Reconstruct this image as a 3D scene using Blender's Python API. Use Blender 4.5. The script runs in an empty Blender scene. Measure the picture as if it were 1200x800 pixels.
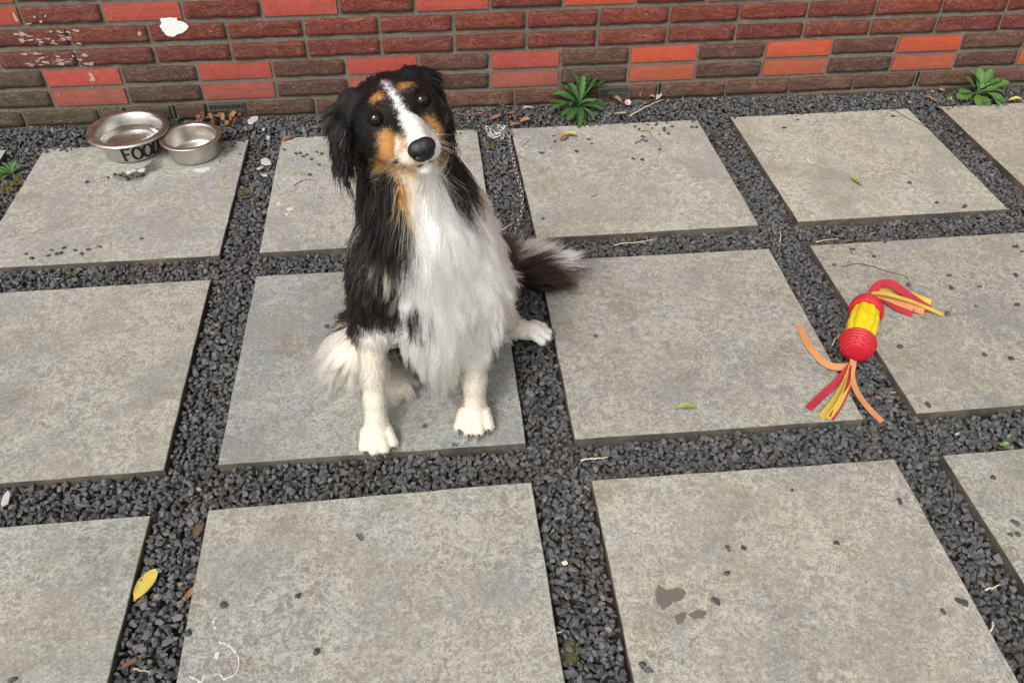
import bpy, bmesh, math, random
import numpy as np
from mathutils import Vector, Matrix, kdtree

# ------------------------------------------------------------------ camera, sky, sun, exposure
scene = bpy.context.scene
cam_data = bpy.data.cameras.new('camera')
cam = bpy.data.objects.new('camera', cam_data)
scene.collection.objects.link(cam)
scene.camera = cam
CR = Vector((0.99441632, -0.10525811, 0.00754439))
CU = Vector((0.06446978, 0.66255849, 0.74623046))
CF = Vector((0.0835454, 0.74157736, -0.66564494))
M = Matrix((CR, CU, -CF)).transposed().to_4x4()
M.translation = Vector((0.44240709, -1.11648227, 1.27537059))
cam.matrix_world = M
cam_data.sensor_width = 36.0
cam_data.lens = 36.0 * 995.668 / 1200.0
cam_data.clip_start = 0.05
cam_data.clip_end = 1000.0

SUN_EL, SUN_AZ = math.radians(48), math.radians(212)      # azimuth clockwise from +Y
world = bpy.data.worlds.new('World')
scene.world = world
world.use_nodes = True
wn = world.node_tree
sky = wn.nodes.new('ShaderNodeTexSky')
sky.sky_type = 'NISHITA'
sky.sun_disc = False
sky.sun_elevation = SUN_EL
sky.sun_rotation = SUN_AZ
sky.dust_density = 4.0
sky.air_density = 1.0
hsv = wn.nodes.new('ShaderNodeHueSaturation')             # an overcast sky is nearly colourless
hsv.inputs['Saturation'].default_value = 0.16
wn.links.new(sky.outputs[0], hsv.inputs['Color'])
bg = wn.nodes['Background']
bg.inputs['Strength'].default_value = 0.15
wn.links.new(hsv.outputs[0], bg.inputs['Color'])

sun_data = bpy.data.lights.new('sun', 'SUN')
sun_data.energy = 1.5
sun_data.angle = math.radians(18)
sun_data.color = (1.0, 0.95, 0.88)
sun = bpy.data.objects.new('sun', sun_data)
scene.collection.objects.link(sun)
sd = Vector((math.sin(SUN_AZ) * math.cos(SUN_EL), math.cos(SUN_AZ) * math.cos(SUN_EL), math.sin(SUN_EL)))
sun.rotation_euler = sd.to_track_quat('Z', 'Y').to_euler()
sun.location = sd * 20

scene.view_settings.view_transform = 'Standard'
scene.view_settings.look = 'None'
scene.view_settings.gamma = 1.0
scene.view_settings.exposure = 0.35
scene.render.engine = 'CYCLES'
scene.cycles.max_bounces = 20                              # pale fur needs many bounces
scene.cycles.glossy_bounces = 14
scene.cycles.transmission_bounces = 16

# ------------------------------------------------------------------ helpers
COL = scene.collection
rnd = random.Random(7)
rng = np.random.default_rng(11)

def link(o, parent=None):
    COL.objects.link(o)
    if parent is not None:
        o.parent = parent
    return o

def tag(o, label=None, cat=None, group=None, kind=None):
    if label: o['label'] = label
    if cat: o['category'] = cat
    if group: o['group'] = group
    if kind: o['kind'] = kind
    return o

def empty(name, loc=(0, 0, 0)):
    o = bpy.data.objects.new(name, None)
    o.location = loc
    o.empty_display_size = 0.05
    return link(o)

def mesh_obj(name, verts, faces, mat=None, parent=None, smooth=False, loc=None):
    me = bpy.data.meshes.new(name)
    me.from_pydata([tuple(v) for v in verts], [], [tuple(f) for f in faces])
    me.update()
    me.polygons.foreach_set('use_smooth', [bool(smooth)] * len(me.polygons))
    if mat: me.materials.append(mat)
    o = bpy.data.objects.new(name, me)
    if loc is not None: o.location = loc
    return link(o, parent)

def bm_obj(name, bm, mat=None, parent=None, smooth=False, loc=None):
    me = bpy.data.meshes.new(name)
    bmesh.ops.recalc_face_normals(bm, faces=bm.faces)
    bm.to_mesh(me); bm.free()
    me.polygons.foreach_set('use_smooth', [bool(smooth)] * len(me.polygons))
    if mat: me.materials.append(mat)
    o = bpy.data.objects.new(name, me)
    if loc is not None: o.location = loc
    return link(o, parent)

def share(name, me, parent=None, loc=(0, 0, 0), rot=(0, 0, 0), scale=(1, 1, 1)):
    o = bpy.data.objects.new(name, me)
    o.location, o.rotation_euler, o.scale = loc, rot, scale
    return link(o, parent)

def bm_box(x0, x1, y0, y1, z0, z1, bevel=0.0, seg=1):
    bm = bmesh.new()
    bmesh.ops.create_cube(bm, size=1.0)
    for v in bm.verts:
        v.co = Vector((x0 if v.co.x < 0 else x1, y0 if v.co.y < 0 else y1, z0 if v.co.z < 0 else z1))
    if bevel:
        bmesh.ops.bevel(bm, geom=list(bm.edges), offset=bevel, segments=seg, affect='EDGES', profile=0.6)
    return bm

def lathe(profile, n=48, close=False):
    """profile: list of (r, z). Returns verts, faces."""
    vs, fs = [], []
    for r, z in profile:
        for i in range(n):
            a = 2 * math.pi * i / n
            vs.append((r * math.cos(a), r * math.sin(a), z))
    for j in range(len(profile) - 1):
        for i in range(n):
            k = (i + 1) % n
            fs.append((j * n + i, j * n + k, (j + 1) * n + k, (j + 1) * n + i))
    if close:
        c = len(vs); vs.append((0, 0, profile[0][1]))
        for i in range(n): fs.append((c, (i + 1) % n, i))
        c = len(vs); vs.append((0, 0, profile[-1][1])); b = (len(profile) - 1) * n
        for i in range(n): fs.append((c, b + i, b + (i + 1) % n))
    return vs, fs

def tube(pts, radii, n=8, flat=1.0, cap=True):
    """tube through points; flat < 1 squashes it along the second frame axis."""
    pts = [Vector(q) for q in pts]
    if not hasattr(radii, '__len__'): radii = [radii] * len(pts)
    vs, fs = [], []
    up = Vector((0, 0, 1)); prev = None
    for i, q in enumerate(pts):
        t = (pts[min(i + 1, len(pts) - 1)] - pts[max(i - 1, 0)]).normalized()
        s = t.cross(up if abs(t.z) < 0.95 else Vector((0, 1, 0)))
        if prev is not None and s.dot(prev) < 0: s = -s
        s.normalize(); prev = s
        w = s.cross(t).normalized()
        for k in range(n):
            a = 2 * math.pi * k / n
            vs.append(q + s * (radii[i] * math.cos(a)) + w * (radii[i] * flat * math.sin(a)))
    for i in range(len(pts) - 1):
        for k in range(n):
            k2 = (k + 1) % n
            fs.append((i * n + k, i * n + k2, (i + 1) * n + k2, (i + 1) * n + k))
    if cap:
        fs.append(tuple(range(n - 1, -1, -1)))
        fs.append(tuple((len(pts) - 1) * n + k for k in range(n)))
    return vs, fs

def smooth_path(pts, per=8):
    """Catmull-Rom through points."""
    P = [Vector(q) for q in pts]
    P = [P[0] * 2 - P[1]] + P + [P[-1] * 2 - P[-2]]
    out = []
    for i in range(1, len(P) - 2):
        for j in range(per):
            t = j / per
            a, b, c, d = P[i - 1], P[i], P[i + 1], P[i + 2]
            out.append(0.5 * ((2 * b) + (c - a) * t + (2 * a - 5 * b + 4 * c - d) * t * t + (3 * b - a - 3 * c + d) * t ** 3))
    out.append(P[-2])
    return out

# ------------------------------------------------------------------ node helpers
class NT:
    def __init__(self, name):
        self.m = bpy.data.materials.new(name)
        self.m.use_nodes = True
        self.t = self.m.node_tree
        self.b = self.t.nodes['Principled BSDF']
    def n(self, typ, **kw):
        nd = self.t.nodes.new(typ)
        for k, v in kw.items(): setattr(nd, k, v)
        return nd
    def put(self, sock, v):
        if isinstance(v, bpy.types.NodeSocket): self.t.links.new(v, sock)
        elif v is not None:
            if sock.type == 'RGBA' and not hasattr(v, '__len__'): v = (v, v, v, 1)
            if sock.type == 'RGBA' and len(v) == 3: v = (*v, 1)
            sock.default_value = v
    def coord(self, which='Object'):
        return self.n('ShaderNodeTexCoord').outputs[which]
    def info(self, which):
        return self.n('ShaderNodeObjectInfo').outputs[which]
    def attr(self, name, out='Color'):
        a = self.n('ShaderNodeAttribute'); a.attribute_name = name
        return a.outputs[out]
    def noise(self, vec, scale, detail=4, rough=0.55, dist=0.0, out='Fac'):
        nd = self.n('ShaderNodeTexNoise')
        self.put(nd.inputs['Vector'], vec)
        nd.inputs['Scale'].default_value = scale
        nd.inputs['Detail'].default_value = detail
        nd.inputs['Roughness'].default_value = rough
        nd.inputs['Distortion'].default_value = dist
        return nd.outputs[out]
    def voronoi(self, vec, scale, feature='F1', out='Distance'):
        nd = self.n('ShaderNodeTexVoronoi', feature=feature)
        self.put(nd.inputs['Vector'], vec)
        nd.inputs['Scale'].default_value = scale
        return nd.outputs[out]
    def ramp(self, fac, stops, interp='LINEAR'):
        nd = self.n('ShaderNodeValToRGB')
        nd.color_ramp.interpolation = interp
        e = nd.color_ramp.elements
        while len(e) < len(stops): e.new(0.5)
        for el, (p, c) in zip(e, stops):
            el.position = p
            el.color = (c, c, c, 1) if not hasattr(c, '__len__') else (*c, 1)[:4]
        self.put(nd.inputs[0], fac)
        return nd.outputs[0]
    def math(self, op, a, b=None, c=None, clamp=False):
        nd = self.n('ShaderNodeMath', operation=op); nd.use_clamp = clamp
        self.put(nd.inputs[0], a)
        if b is not None: self.put(nd.inputs[1], b)
        if c is not None: self.put(nd.inputs[2], c)
        return nd.outputs[0]
    def vmath(self, op, a, b=None):
        nd = self.n('ShaderNodeVectorMath', operation=op)
        self.put(nd.inputs[0], a)
        if b is not None: self.put(nd.inputs[1], b)
        return nd.outputs[0]
    def mix(self, fac, a, b, blend='MIX'):
        nd = self.n('ShaderNodeMix', data_type='RGBA', blend_type=blend)
        self.put(nd.inputs[0], fac); self.put(nd.inputs[6], a); self.put(nd.inputs[7], b)
        return nd.outputs[2]
    def sep(self, v):
        nd = self.n('ShaderNodeSeparateXYZ'); self.put(nd.inputs[0], v); return nd.outputs
    def bump(self, h, strength=0.3, dist=0.002, normal=None):
        nd = self.n('ShaderNodeBump')
        nd.inputs['Strength'].default_value = strength
        nd.inputs['Distance'].default_value = dist
        self.put(nd.inputs['Height'], h)
        if normal is not None: self.put(nd.inputs['Normal'], normal)
        return nd.outputs[0]
    def out(self, **kw):
        for k, v in kw.items():
            self.put(self.b.inputs[k.replace('_', ' ')], v)
        return self.m

def simple(name, col, rough=0.6, var=0.25, scale=60, spec=0.4, metallic=0.0, bump=0.0, **kw):
    """coloured material with mottled variation."""
    t = NT(name)
    v = t.coord()
    f = t.noise(v, scale, 5, 0.6)
    c = t.mix(f, tuple(x * (1 - var) for x in col), tuple(min(1, x * (1 + var)) for x in col))
    args = {'Base_Color': c, 'Roughness': rough, 'Specular_IOR_Level': spec, 'Metallic': metallic}
    if bump: args['Normal'] = t.bump(t.noise(v, scale * 2.5, 5), bump, 0.002)
    args.update(kw)
    return t.out(**args)

# ------------------------------------------------------------------ materials of the setting
def mat_slab():
    t = NT('stone_slab')
    rndv = t.info('Random')
    off = t.n('ShaderNodeCombineXYZ')
    t.put(off.inputs[0], t.math('MULTIPLY', rndv, 31.0)); t.put(off.inputs[1], t.math('MULTIPLY', rndv, 17.0)); t.put(off.inputs[2], t.math('MULTIPLY', rndv, 9.0))
    v = t.vmath('ADD', t.coord(), off.outputs[0])
    tint = t.info('Color')
    big = t.noise(v, 3.2, 5, 0.6, 0.5)
    c = t.ramp(big, [(0.28, (0.205, 0.203, 0.203)), (0.42, (0.250, 0.238, 0.220)), (0.52, (0.285, 0.258, 0.218)), (0.62, (0.262, 0.252, 0.240)), (0.74, (0.225, 0.226, 0.232))])
    # brown and cool patches with ragged outlines
    br = t.noise(t.vmath('ADD', v, (1.3, 8.8, 0)), 9.0, 7, 0.68, 0.3)
    c = t.mix(t.ramp(br, [(0.52, 0.0), (0.66, 0.60)]), c, (0.215, 0.172, 0.125))
    co = t.noise(t.vmath('ADD', v, (6.2, 2.7, 0.3)), 6.5, 7, 0.66, 0.3)
    c = t.mix(t.ramp(co, [(0.54, 0.0), (0.68, 0.70)]), c, (0.262, 0.266, 0.276))
    # cream crackle like worn limestone
    cr = t.noise(v, 36.0, 9, 0.74, 0.9)
    vein = t.math('ABSOLUTE', t.math('SUBTRACT', cr, 0.5))
    patch = t.noise(t.vmath('ADD', v, (9.1, 3.3, 0)), 7.0, 6, 0.68)
    vm = t.math('MULTIPLY', t.ramp(vein, [(0.0, 0.9), (0.020, 0.5), (0.045, 0.0)]), t.ramp(patch, [(0.38, 0.10), (0.56, 1.0)]))
    c = t.mix(t.math('MULTIPLY', vm, 0.85), c, (0.560, 0.520, 0.440))
    pale = t.noise(v, 60.0, 8, 0.75)
    c = t.mix(t.math('MULTIPLY', t.ramp(pale, [(0.52, 0.0), (0.62, 0.85)]), t.ramp(patch, [(0.36, 0.25), (0.55, 1.0)])), c, (0.470, 0.440, 0.380))
    fine = t.noise(v, 170.0, 5, 0.72)
    c = t.mix(t.ramp(fine, [(0.32, 0.65), (0.47, 0.0)]), c, (0.115, 0.107, 0.096))
    c = t.mix(t.ramp(fine, [(0.55, 0.0), (0.68, 0.50)]), c, (0.540, 0.520, 0.470))
    spk = t.noise(v, 430.0, 2, 0.6)
    c = t.mix(t.ramp(spk, [(0.34, 0.7), (0.45, 0.0)]), c, (0.11, 0.105, 0.098))
    rust = t.noise(t.vmath('ADD', v, (3.3, 5.8, 0)), 12.0, 4, 0.55)
    c = t.mix(t.ramp(rust, [(0.66, 0.0), (0.78, 0.30)]), c, (0.27, 0.18, 0.10))
    c = t.mix(1.0, c, t.mix(1.0, tint, (0.95, 1.01, 1.03), 'MULTIPLY'), 'MULTIPLY')
    # sides are sawn dark stone with earth on them
    nz = t.math('ABSOLUTE', t.sep(t.n('ShaderNodeNewGeometry').outputs['True Normal'])[2])
    side = t.mix(t.ramp(t.noise(v, 14.0, 5, 0.65), [(0.42, 0.0), (0.62, 1.0)]), (0.060, 0.057, 0.052), (0.135, 0.112, 0.082))
    c = t.mix(t.ramp(nz, [(0.55, 0.0), (0.8, 1.0)]), side, c)
    h = t.math('ADD', t.math('MULTIPLY', cr, 0.5), t.math('MULTIPLY', fine, 0.6))
    return t.out(Base_Color=c, Roughness=t.ramp(fine, [(0.3, 0.78), (0.7, 0.62)]), Specular_IOR_Level=0.3, Normal=t.bump(h, 0.35, 0.0016))

def mat_gravel():
    t = NT('basalt_chip')
    v = t.coord()
    a = t.attr('tone', 'Fac')
    n = t.noise(v, 260.0, 4, 0.6)
    c = t.ramp(a, [(0.0, (0.042, 0.043, 0.044)), (0.45, (0.076, 0.077, 0.079)), (0.88, (0.122, 0.122, 0.124)), (0.94, (0.115, 0.094, 0.075)), (1.0, (0.20, 0.17, 0.14))])
    c = t.mix(t.ramp(n, [(0.4, 0.0), (0.75, 0.5)]), c, (0.125, 0.122, 0.118))
    soil = t.noise(v, 5.5, 4, 0.6)
    c = t.mix(t.ramp(soil, [(0.54, 0.0), (0.70, 0.6)]), c, (0.062, 0.048, 0.033))
    return t.out(Base_Color=c, Roughness=0.62, Specular_IOR_Level=0.45, Normal=t.bump(n, 0.35, 0.001))

def mat_soil():
    t = NT('soil')
    v = t.coord()
    n = t.noise(v, 22.0, 7, 0.65)
    g = t.noise(v, 3.1, 4, 0.6)
    c = t.ramp(n, [(0.25, (0.016, 0.014, 0.012)), (0.75, (0.055, 0.044, 0.033))])
    c = t.mix(t.ramp(g, [(0.62, 0.0), (0.72, 0.5)]), c, (0.045, 0.045, 0.016))
    return t.out(Base_Color=c, Roughness=0.95, Normal=t.bump(t.noise(v, 90.0, 6), 0.6, 0.004))

def mat_brick(smooth):
    t = NT('smooth_brick' if smooth else 'rough_brick')
    rndv = t.info('Random')
    off = t.n('ShaderNodeCombineXYZ')
    t.put(off.inputs[0], t.math('MULTIPLY', rndv, 23.0)); t.put(off.inputs[2], t.math('MULTIPLY', rndv, 41.0))
    v = t.vmath('ADD', t.coord(), off.outputs[0])
    base = t.info('Color')
    n1 = t.noise(v, 26.0, 6, 0.65, 0.4)
    n2 = t.noise(v, 160.0, 4, 0.6)
    lo, hi = (0.80, 1.15) if smooth else (0.55, 1.25)
    c = t.mix(1.0, base, t.ramp(n1, [(0.25, lo), (0.75, 1.0)]), 'MULTIPLY')
    c = t.mix(t.ramp(n2, [(0.52, 0.0), (0.74, 0.35 if smooth else 0.42)]), c, t.mix(0.35, base, (0.55, 0.42, 0.36)))
    c = t.mix(t.ramp(n2, [(0.28, 0.55), (0.42, 0.0)]), c, t.mix(0.6, base, (0.02, 0.012, 0.01)))
    # lime and mortar specks
    sp = t.voronoi(v, 75.0)
    spm = t.math('MULTIPLY', t.ramp(sp, [(0.06, 1.0), (0.12, 0.0)]), t.ramp(t.noise(v, 40.0, 2), [(0.54, 0.0), (0.6, 1.0)]))
    c = t.mix(t.math('MULTIPLY', spm, 0.85), c, (0.52, 0.48, 0.43))
    wash = t.noise(t.vmath('MULTIPLY', v, (0.6, 1, 2.2)), 17.0, 6, 0.7, 0.8)
    c = t.mix(t.ramp(wash, [(0.52, 0.0), (0.72, 0.28 if smooth else 0.50)]), c, t.mix(0.5, base, (0.34, 0.27, 0.22)))
    grime = t.noise(t.vmath('ADD', t.coord(), t.vmath('MULTIPLY', off.outputs[0], (2, 1, 3))), 9.0, 5, 0.65, 0.5)
    c = t.mix(t.ramp(grime, [(0.50, 0.0), (0.70, 0.35 if smooth else 0.5)]), c, t.mix(0.7, base, (0.07, 0.055, 0.04)))
    args = dict(Base_Color=c, Roughness=0.88, Specular_IOR_Level=0.25)
    if smooth:
        args['Normal'] = t.bump(n2, 0.25, 0.001)
    else:
        cre = t.noise(t.vmath('MULTIPLY', v, (1.0, 1.0, 2.4)), 30.0, 5, 0.7, 1.6)
        fold = t.ramp(t.math('ABSOLUTE', t.math('SUBTRACT', cre, 0.5)), [(0.0, 0.0), (0.05, 0.9), (0.2, 1.0)])
        c2 = t.mix(t.ramp(t.math('ABSOLUTE', t.math('SUBTRACT', cre, 0.5)), [(0.0, 0.55), (0.03, 0.0)]), c, t.mix(0.75, base, (0.01, 0.006, 0.005)))
        args['Base_Color'] = c2
        h = t.math('ADD', t.math('MULTIPLY', fold, 0.8), t.math('MULTIPLY', n2, 0.5))
        args['Normal'] = t.bump(h, 0.75, 0.003)
    return t.out(**args)

def mat_mortar():
    t = NT('mortar')
    v = t.coord()
    n = t.noise(v, 120.0, 6, 0.7)
    g = t.noise(v, 6.0, 5, 0.6)
    c = t.ramp(n, [(0.3, (0.105, 0.090, 0.071)), (0.7, (0.205, 0.180, 0.146))])
    c = t.mix(t.ramp(g, [(0.5, 0.0), (0.7, 0.35)]), c, (0.095, 0.085, 0.060))
    return t.out(Base_Color=c, Roughness=0.95, Specular_IOR_Level=0.1, Normal=t.bump(n, 0.8, 0.003))

def mat_stain(name, col, rough, lo, hi, amount=0.8, scale=130.0):
    t = NT(name)
    v = t.coord()
    n = t.noise(v, scale, 6, 0.7)
    e = t.math('ADD', t.attr('edge', 'Fac'), t.math('MULTIPLY', t.math('SUBTRACT', n, 0.5), 2.4))
    c = t.mix(t.noise(v, 300.0, 4), tuple(x * 0.78 for x in col), tuple(min(1, x * 1.2) for x in col))
    al = t.math('MULTIPLY', t.ramp(e, [(lo, 0.0), (hi, 1.0)]), amount)
    return t.out(Base_Color=c, Roughness=rough, Alpha=al)
M_SLAB, M_GRAVEL, M_SOIL = mat_slab(), mat_gravel(), mat_soil()
M_BRICK_R, M_BRICK_S, M_MORTAR = mat_brick(False), mat_brick(True), mat_mortar()

# ------------------------------------------------------------------ ground and paving slabs
ground = mesh_obj('ground', [(-150, -150, -0.034), (150, -150, -0.034), (150, 150, -0.034), (-150, 150, -0.034)], [(0, 1, 2, 3)], M_SOIL)
tag(ground, kind='structure')
PIT, SW = 0.70585, 0.6
SLABS = {}
slab_meshes = []
for k in range(3):
    r = random.Random(50 + k)
    bm = bm_box(-0.3, 0.3, -0.3, 0.3, -0.030, 0.0)
    bmesh.ops.subdivide_edges(bm, edges=[e for e in bm.edges if abs(e.verts[0].co.z - e.verts[1].co.z) < 1e-6], cuts=11, use_grid_fill=True)
    for v in bm.verts:                       # worn, not quite straight arrises
        if abs(abs(v.co.x) - 0.3) < 1e-5: v.co.x += r.uniform(-0.0009, 0.0009)
        if abs(abs(v.co.y) - 0.3) < 1e-5: v.co.y += r.uniform(-0.0009, 0.0009)
    rim = [e for e in bm.edges if e.verts[0].co.z > -0.001 and e.verts[1].co.z > -0.001 and len([f for f in e.link_faces if abs(f.normal.z) < 0.5]) == 1]
    bmesh.ops.bevel(bm, geom=rim, offset=0.0012, segments=1, affect='EDGES')
    me = bpy.data.meshes.new('paving_slab')
    bmesh.ops.recalc_face_normals(bm, faces=bm.faces)
    bm.to_mesh(me); bm.free(); me.materials.append(M_SLAB)
    me.polygons.foreach_set('use_smooth', [False] * len(me.polygons))
    slab_meshes.append(me)
DEV = {(0, 1): (0.001, -0.001, 0.008), (1, 0): (0.0, 0.005, 0.010), (1, 1): (0.0, 0.003, -0.006), (1, 2): (-0.002, -0.001, 0.0),
       (2, 0): (0.003, -0.003, -0.012), (2, 1): (-0.007, -0.001, -0.006), (2, 2): (0.001, -0.003, 0.008), (3, 2): (0.006, 0.009, 0.010),
       (3, 1): (0.0, 0.003, 0.006), (4, 2): (0.012, 0.018, 0.010), (0, 2): (0.004, -0.004, 0.002), (3, 0): (0.001, -0.005, 0.004)}
TINT = {(2, 0): (1.10, 1.06, 1.0), (0, 2): (1.10, 1.10, 1.10), (1, 2): (1.12, 1.12, 1.12), (2, 2): (1.20, 1.18, 1.13), (3, 2): (1.22, 1.18, 1.10),
        (4, 2): (1.12, 1.05, 0.95), (3, 1): (1.0, 0.97, 0.92), (2, 1): (1.02, 1.0, 0.97), (1, 1): (0.92, 0.93, 0.95), (0, 1): (1.05, 1.04, 1.0),
        (1, 0): (1.02, 1.0, 0.97), (0, 0): (1.02, 1.01, 0.97), (3, 0): (1.0, 0.98, 0.92), (-1, 2): (1.35, 1.38, 1.42)}
n = 0
for row in range(-1, 3):
    for colm in range(-1, 5):
        dx, dy, rz = DEV.get((colm, row), (0, 0, 0))
        o = share('paving_slab', slab_meshes[n % 3], ground, ((colm - 1) * PIT + 0.3 + dx, (row - 1) * PIT + 0.3 + dy, 0.0), (0, 0, rz + (math.pi / 2) * 0))
        o.color = (*TINT.get((colm, row), (1, 1, 1)), 1)
        SLABS[(colm, row)] = o
        n += 1

def on_slab(x, y, margin=0.0):
    for (c, r), o in SLABS.items():
        lx, ly = x - o.location.x, y - o.location.y
        a = -o.rotation_euler.z
        lx, ly = lx * math.cos(a) - ly * math.sin(a), lx * math.sin(a) + ly * math.cos(a)
        if abs(lx) < 0.3 + margin and abs(ly) < 0.3 + margin: return True
    return False

# ------------------------------------------------------------------ brick wall
WX, WY, WPHI = -0.67172, 1.41581, 0.00829
BP, BW = 0.22144, 0.21072
WALL_LOC = (WX, WY, 0.0)
wz = 2.8
bm = bm_box(-4.0, 6.5, 0.0042, 0.26, -0.25, wz)
wall = bm_obj('brick_wall', bm, M_MORTAR, loc=WALL_LOC)
wall.rotation_euler.z = WPHI
tag(wall, 'red and brown brick wall with smooth bright bricks between rough ones behind the patio', 'wall')

def brick_mesh(seed, smooth, w, h):
    r = random.Random(seed)
    nx, nz = 12, 4
    bm = bmesh.new()
    ox = r.uniform(0, 100)
    from mathutils import noise as mn
    grid = []
    for j in range(nz + 1):
        line = []
        for i in range(nx + 1):
            x, z = -w / 2 + w * i / nx, -h / 2 + h * j / nz
            edge = i in (0, nx) or j in (0, nz)
            if smooth:
                y = mn.noise(Vector((x * 12 + ox, z * 12, 0))) * 0.0004
                jx = jz = mn.noise(Vector((x * 40 + ox, z * 40, 3))) * 0.0005 if edge else 0
                y += 0.0012 if edge else 0
            else:
                f = mn.fractal(Vector((x * 22 + ox, z * 50, 0.3)), 0.8, 2.0, 4)
                y = -f * 0.0028 + (0.0008 if edge else 0)
                jx = mn.noise(Vector((x * 30 + ox, z * 60, 7))) * (0.0018 if edge else 0.001)
                jz = mn.noise(Vector((x * 30 + ox, z * 60, 11))) * (0.0024 if edge else 0.001)
                if (i in (0, nx)) and (j in (0, nz)): jx -= 0.0005 * (1 if i else -1); jz -= 0.0005 * (1 if j else -1)
            line.append(bm.verts.new((x + jx, y - 0.002, z + jz)))
        grid.append(line)
    for j in range(nz):
        for i in range(nx):
            bm.faces.new((grid[j][i], grid[j][i + 1], grid[j + 1][i + 1], grid[j + 1][i]))
    ring = grid[0][:] + [g[-1] for g in grid[1:]] + grid[-1][-2::-1] + [g[0] for g in grid[-2:0:-1]]
    back = [bm.verts.new((v.co.x, 0.03, v.co.z)) for v in ring]
    for i in range(len(ring)):
        j = (i + 1) % len(ring)
        bm.faces.new((ring[j], ring[i], back[i], back[j]))
    bm.faces.new(list(reversed(back)))
    bmesh.ops.recalc_face_normals(bm, faces=bm.faces)
    me = bpy.data.meshes.new('brick')
    bm.to_mesh(me); bm.free()
    me.polygons.foreach_set('use_smooth', [False] * len(me.polygons))
    if not smooth:
        for f in me.polygons: f.use_smooth = abs(f.normal.y) > 0.6
    me.materials.append(M_BRICK_S if smooth else M_BRICK_R)
    return me

BH = 0.0475
rough_meshes = [brick_mesh(100 + i, False, BW, BH) for i in range(9)]
smooth_meshes = [brick_mesh(300 + i, True, BW, BH) for i in range(3)]
ZB = {1: 0.1037, 2: 0.1663, 3: 0.2270, 4: 0.2900, 5: 0.3530, 6: 0.4155, 7: 0.478, 8: 0.5405}
def put_brick(s, z, bright, colr, sx=1.0):
    me = rnd.choice(smooth_meshes) if bright else rnd.choice(rough_meshes)
    o = share('brick', me, wall, (s, rnd.uniform(-0.0015, 0.0015) - (0.001 if bright else 0), z + rnd.uniform(-0.0008, 0.0008)), (0, rnd.uniform(-0.004, 0.004), 0), (sx, 1, 1))
    o.color = (*colr, 1)
    return o
def vary(c, a=0.12):
    k = 1 + rnd.uniform(-a, a)
    return (c[0] * k, c[1] * k * (1 + rnd.uniform(-a, a) * 0.5), c[2] * k * (1 + rnd.uniform(-a, a) * 0.5))
for c in range(1, 9):
    lower = c in (1, 2)
    ph = BW / 2 if c in (1, 2, 5, 6) else 0.10668 - BP + 0.0054 + BW / 2
    for k in range(-3, 18):
        s = ph + k * BP
        left = max(0.0, min(1.0, (0.75 - s) / 0.9))              # the left end is mossier and browner
        if lower and k % 2 == 0 or c in (5, 6) and k % 2:
            bc = (0.44, 0.074, 0.036) if s > 1.6 else (0.37, 0.068, 0.048)
            if c == 1: bc = (bc[0] * 0.86, bc[1] * 1.25, bc[2] * 1.3)
            colr = vary(bc, 0.08); bright = True
        elif lower:
            a, b = ((0.170, 0.078, 0.056), (0.130, 0.092, 0.062))
            if c == 1: a, b = (0.140, 0.076, 0.057), (0.110, 0.086, 0.056)
            colr = vary(tuple(x + (y - x) * left for x, y in zip(a, b))); bright = False
        else:
            a, b = ((0.235, 0.064, 0.044), (0.205, 0.078, 0.062)) if c == 3 else ((0.250, 0.060, 0.039), (0.220, 0.070, 0.053))
            colr = vary(tuple(x + (y - x) * left for x, y in zip(a, b))); bright = False
        put_brick(s, ZB[c], bright, colr)
# lowest visible course, cut to odd lengths round the vents
EDGES = [-0.55, -0.33, -0.108, 0.114, 0.197, 0.3335, None, 0.344, 0.440, 'v', 0.556, 0.77, 0.985, 1.18, 1.40, 1.62, 1.679, 'v', 1.776, 1.872, None, 1.884, 2.10, 2.318, 2.54, 2.757, None, 2.770, 2.985, 3.2, 3.42, 3.64]
i = 0
while i < len(EDGES) - 1:
    a, b = EDGES[i], EDGES[i + 1]
    if a is None or a == 'v' or b is None or b == 'v':
        i += 1; continue
    w = b - a - 0.0085
    left = max(0.0, min(1.0, (1.1 - a) / 1.2))
    colr = vary(tuple(x + (y - x) * left for x, y in zip((0.175, 0.086, 0.062), (0.115, 0.092, 0.058))), 0.1)
    put_brick((a + b) / 2, 0.0420, False, colr, w / BW)
    i += 1
# buried course below
for k in range(-3, 18):
    put_brick(BW / 2 + k * BP, -0.020, False, vary((0.08, 0.055, 0.04)))

# the rest of the wall, above and beyond the bricks in the picture
bv, bf, bc_ = [], [], []
for c in range(0, 41):
    z = ZB[8] + (c - 8) * 0.0625
    ph = BW / 2 if c in (1, 2) or (c > 4 and (c - 5) % 4 < 2) else 0.10668 - BP + 0.0054 + BW / 2
    for k in range(-14, 29):
        if c <= 8 and -3 <= k < 18: continue
        s0 = ph + k * BP
        if not -3.9 < s0 < 6.4: continue
        bright = (c > 4 and (c - 5) % 4 < 2 or c in (1, 2)) and k % 2 == (0 if c in (1, 2) else 1)
        col4 = vary((0.40, 0.068, 0.042) if bright else (0.240, 0.060, 0.040), 0.14)
        i0 = len(bv)
        for yy in (-0.0025, 0.02):
            for xx, zz in ((-1, -1), (1, -1), (1, 1), (-1, 1)):
                bv.append((s0 + xx * BW / 2, yy + rnd.uniform(-0.001, 0.001), z + zz * BH / 2))
        bf += [(i0, i0 + 1, i0 + 2, i0 + 3), (i0 + 1, i0 + 5, i0 + 6, i0 + 2), (i0 + 4, i0, i0 + 3, i0 + 7), (i0 + 3, i0 + 2, i0 + 6, i0 + 7), (i0 + 4, i0 + 5, i0 + 1, i0)]
        bc_ += [(*col4, 1)] * 8
tb = NT('upper_brick')
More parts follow.
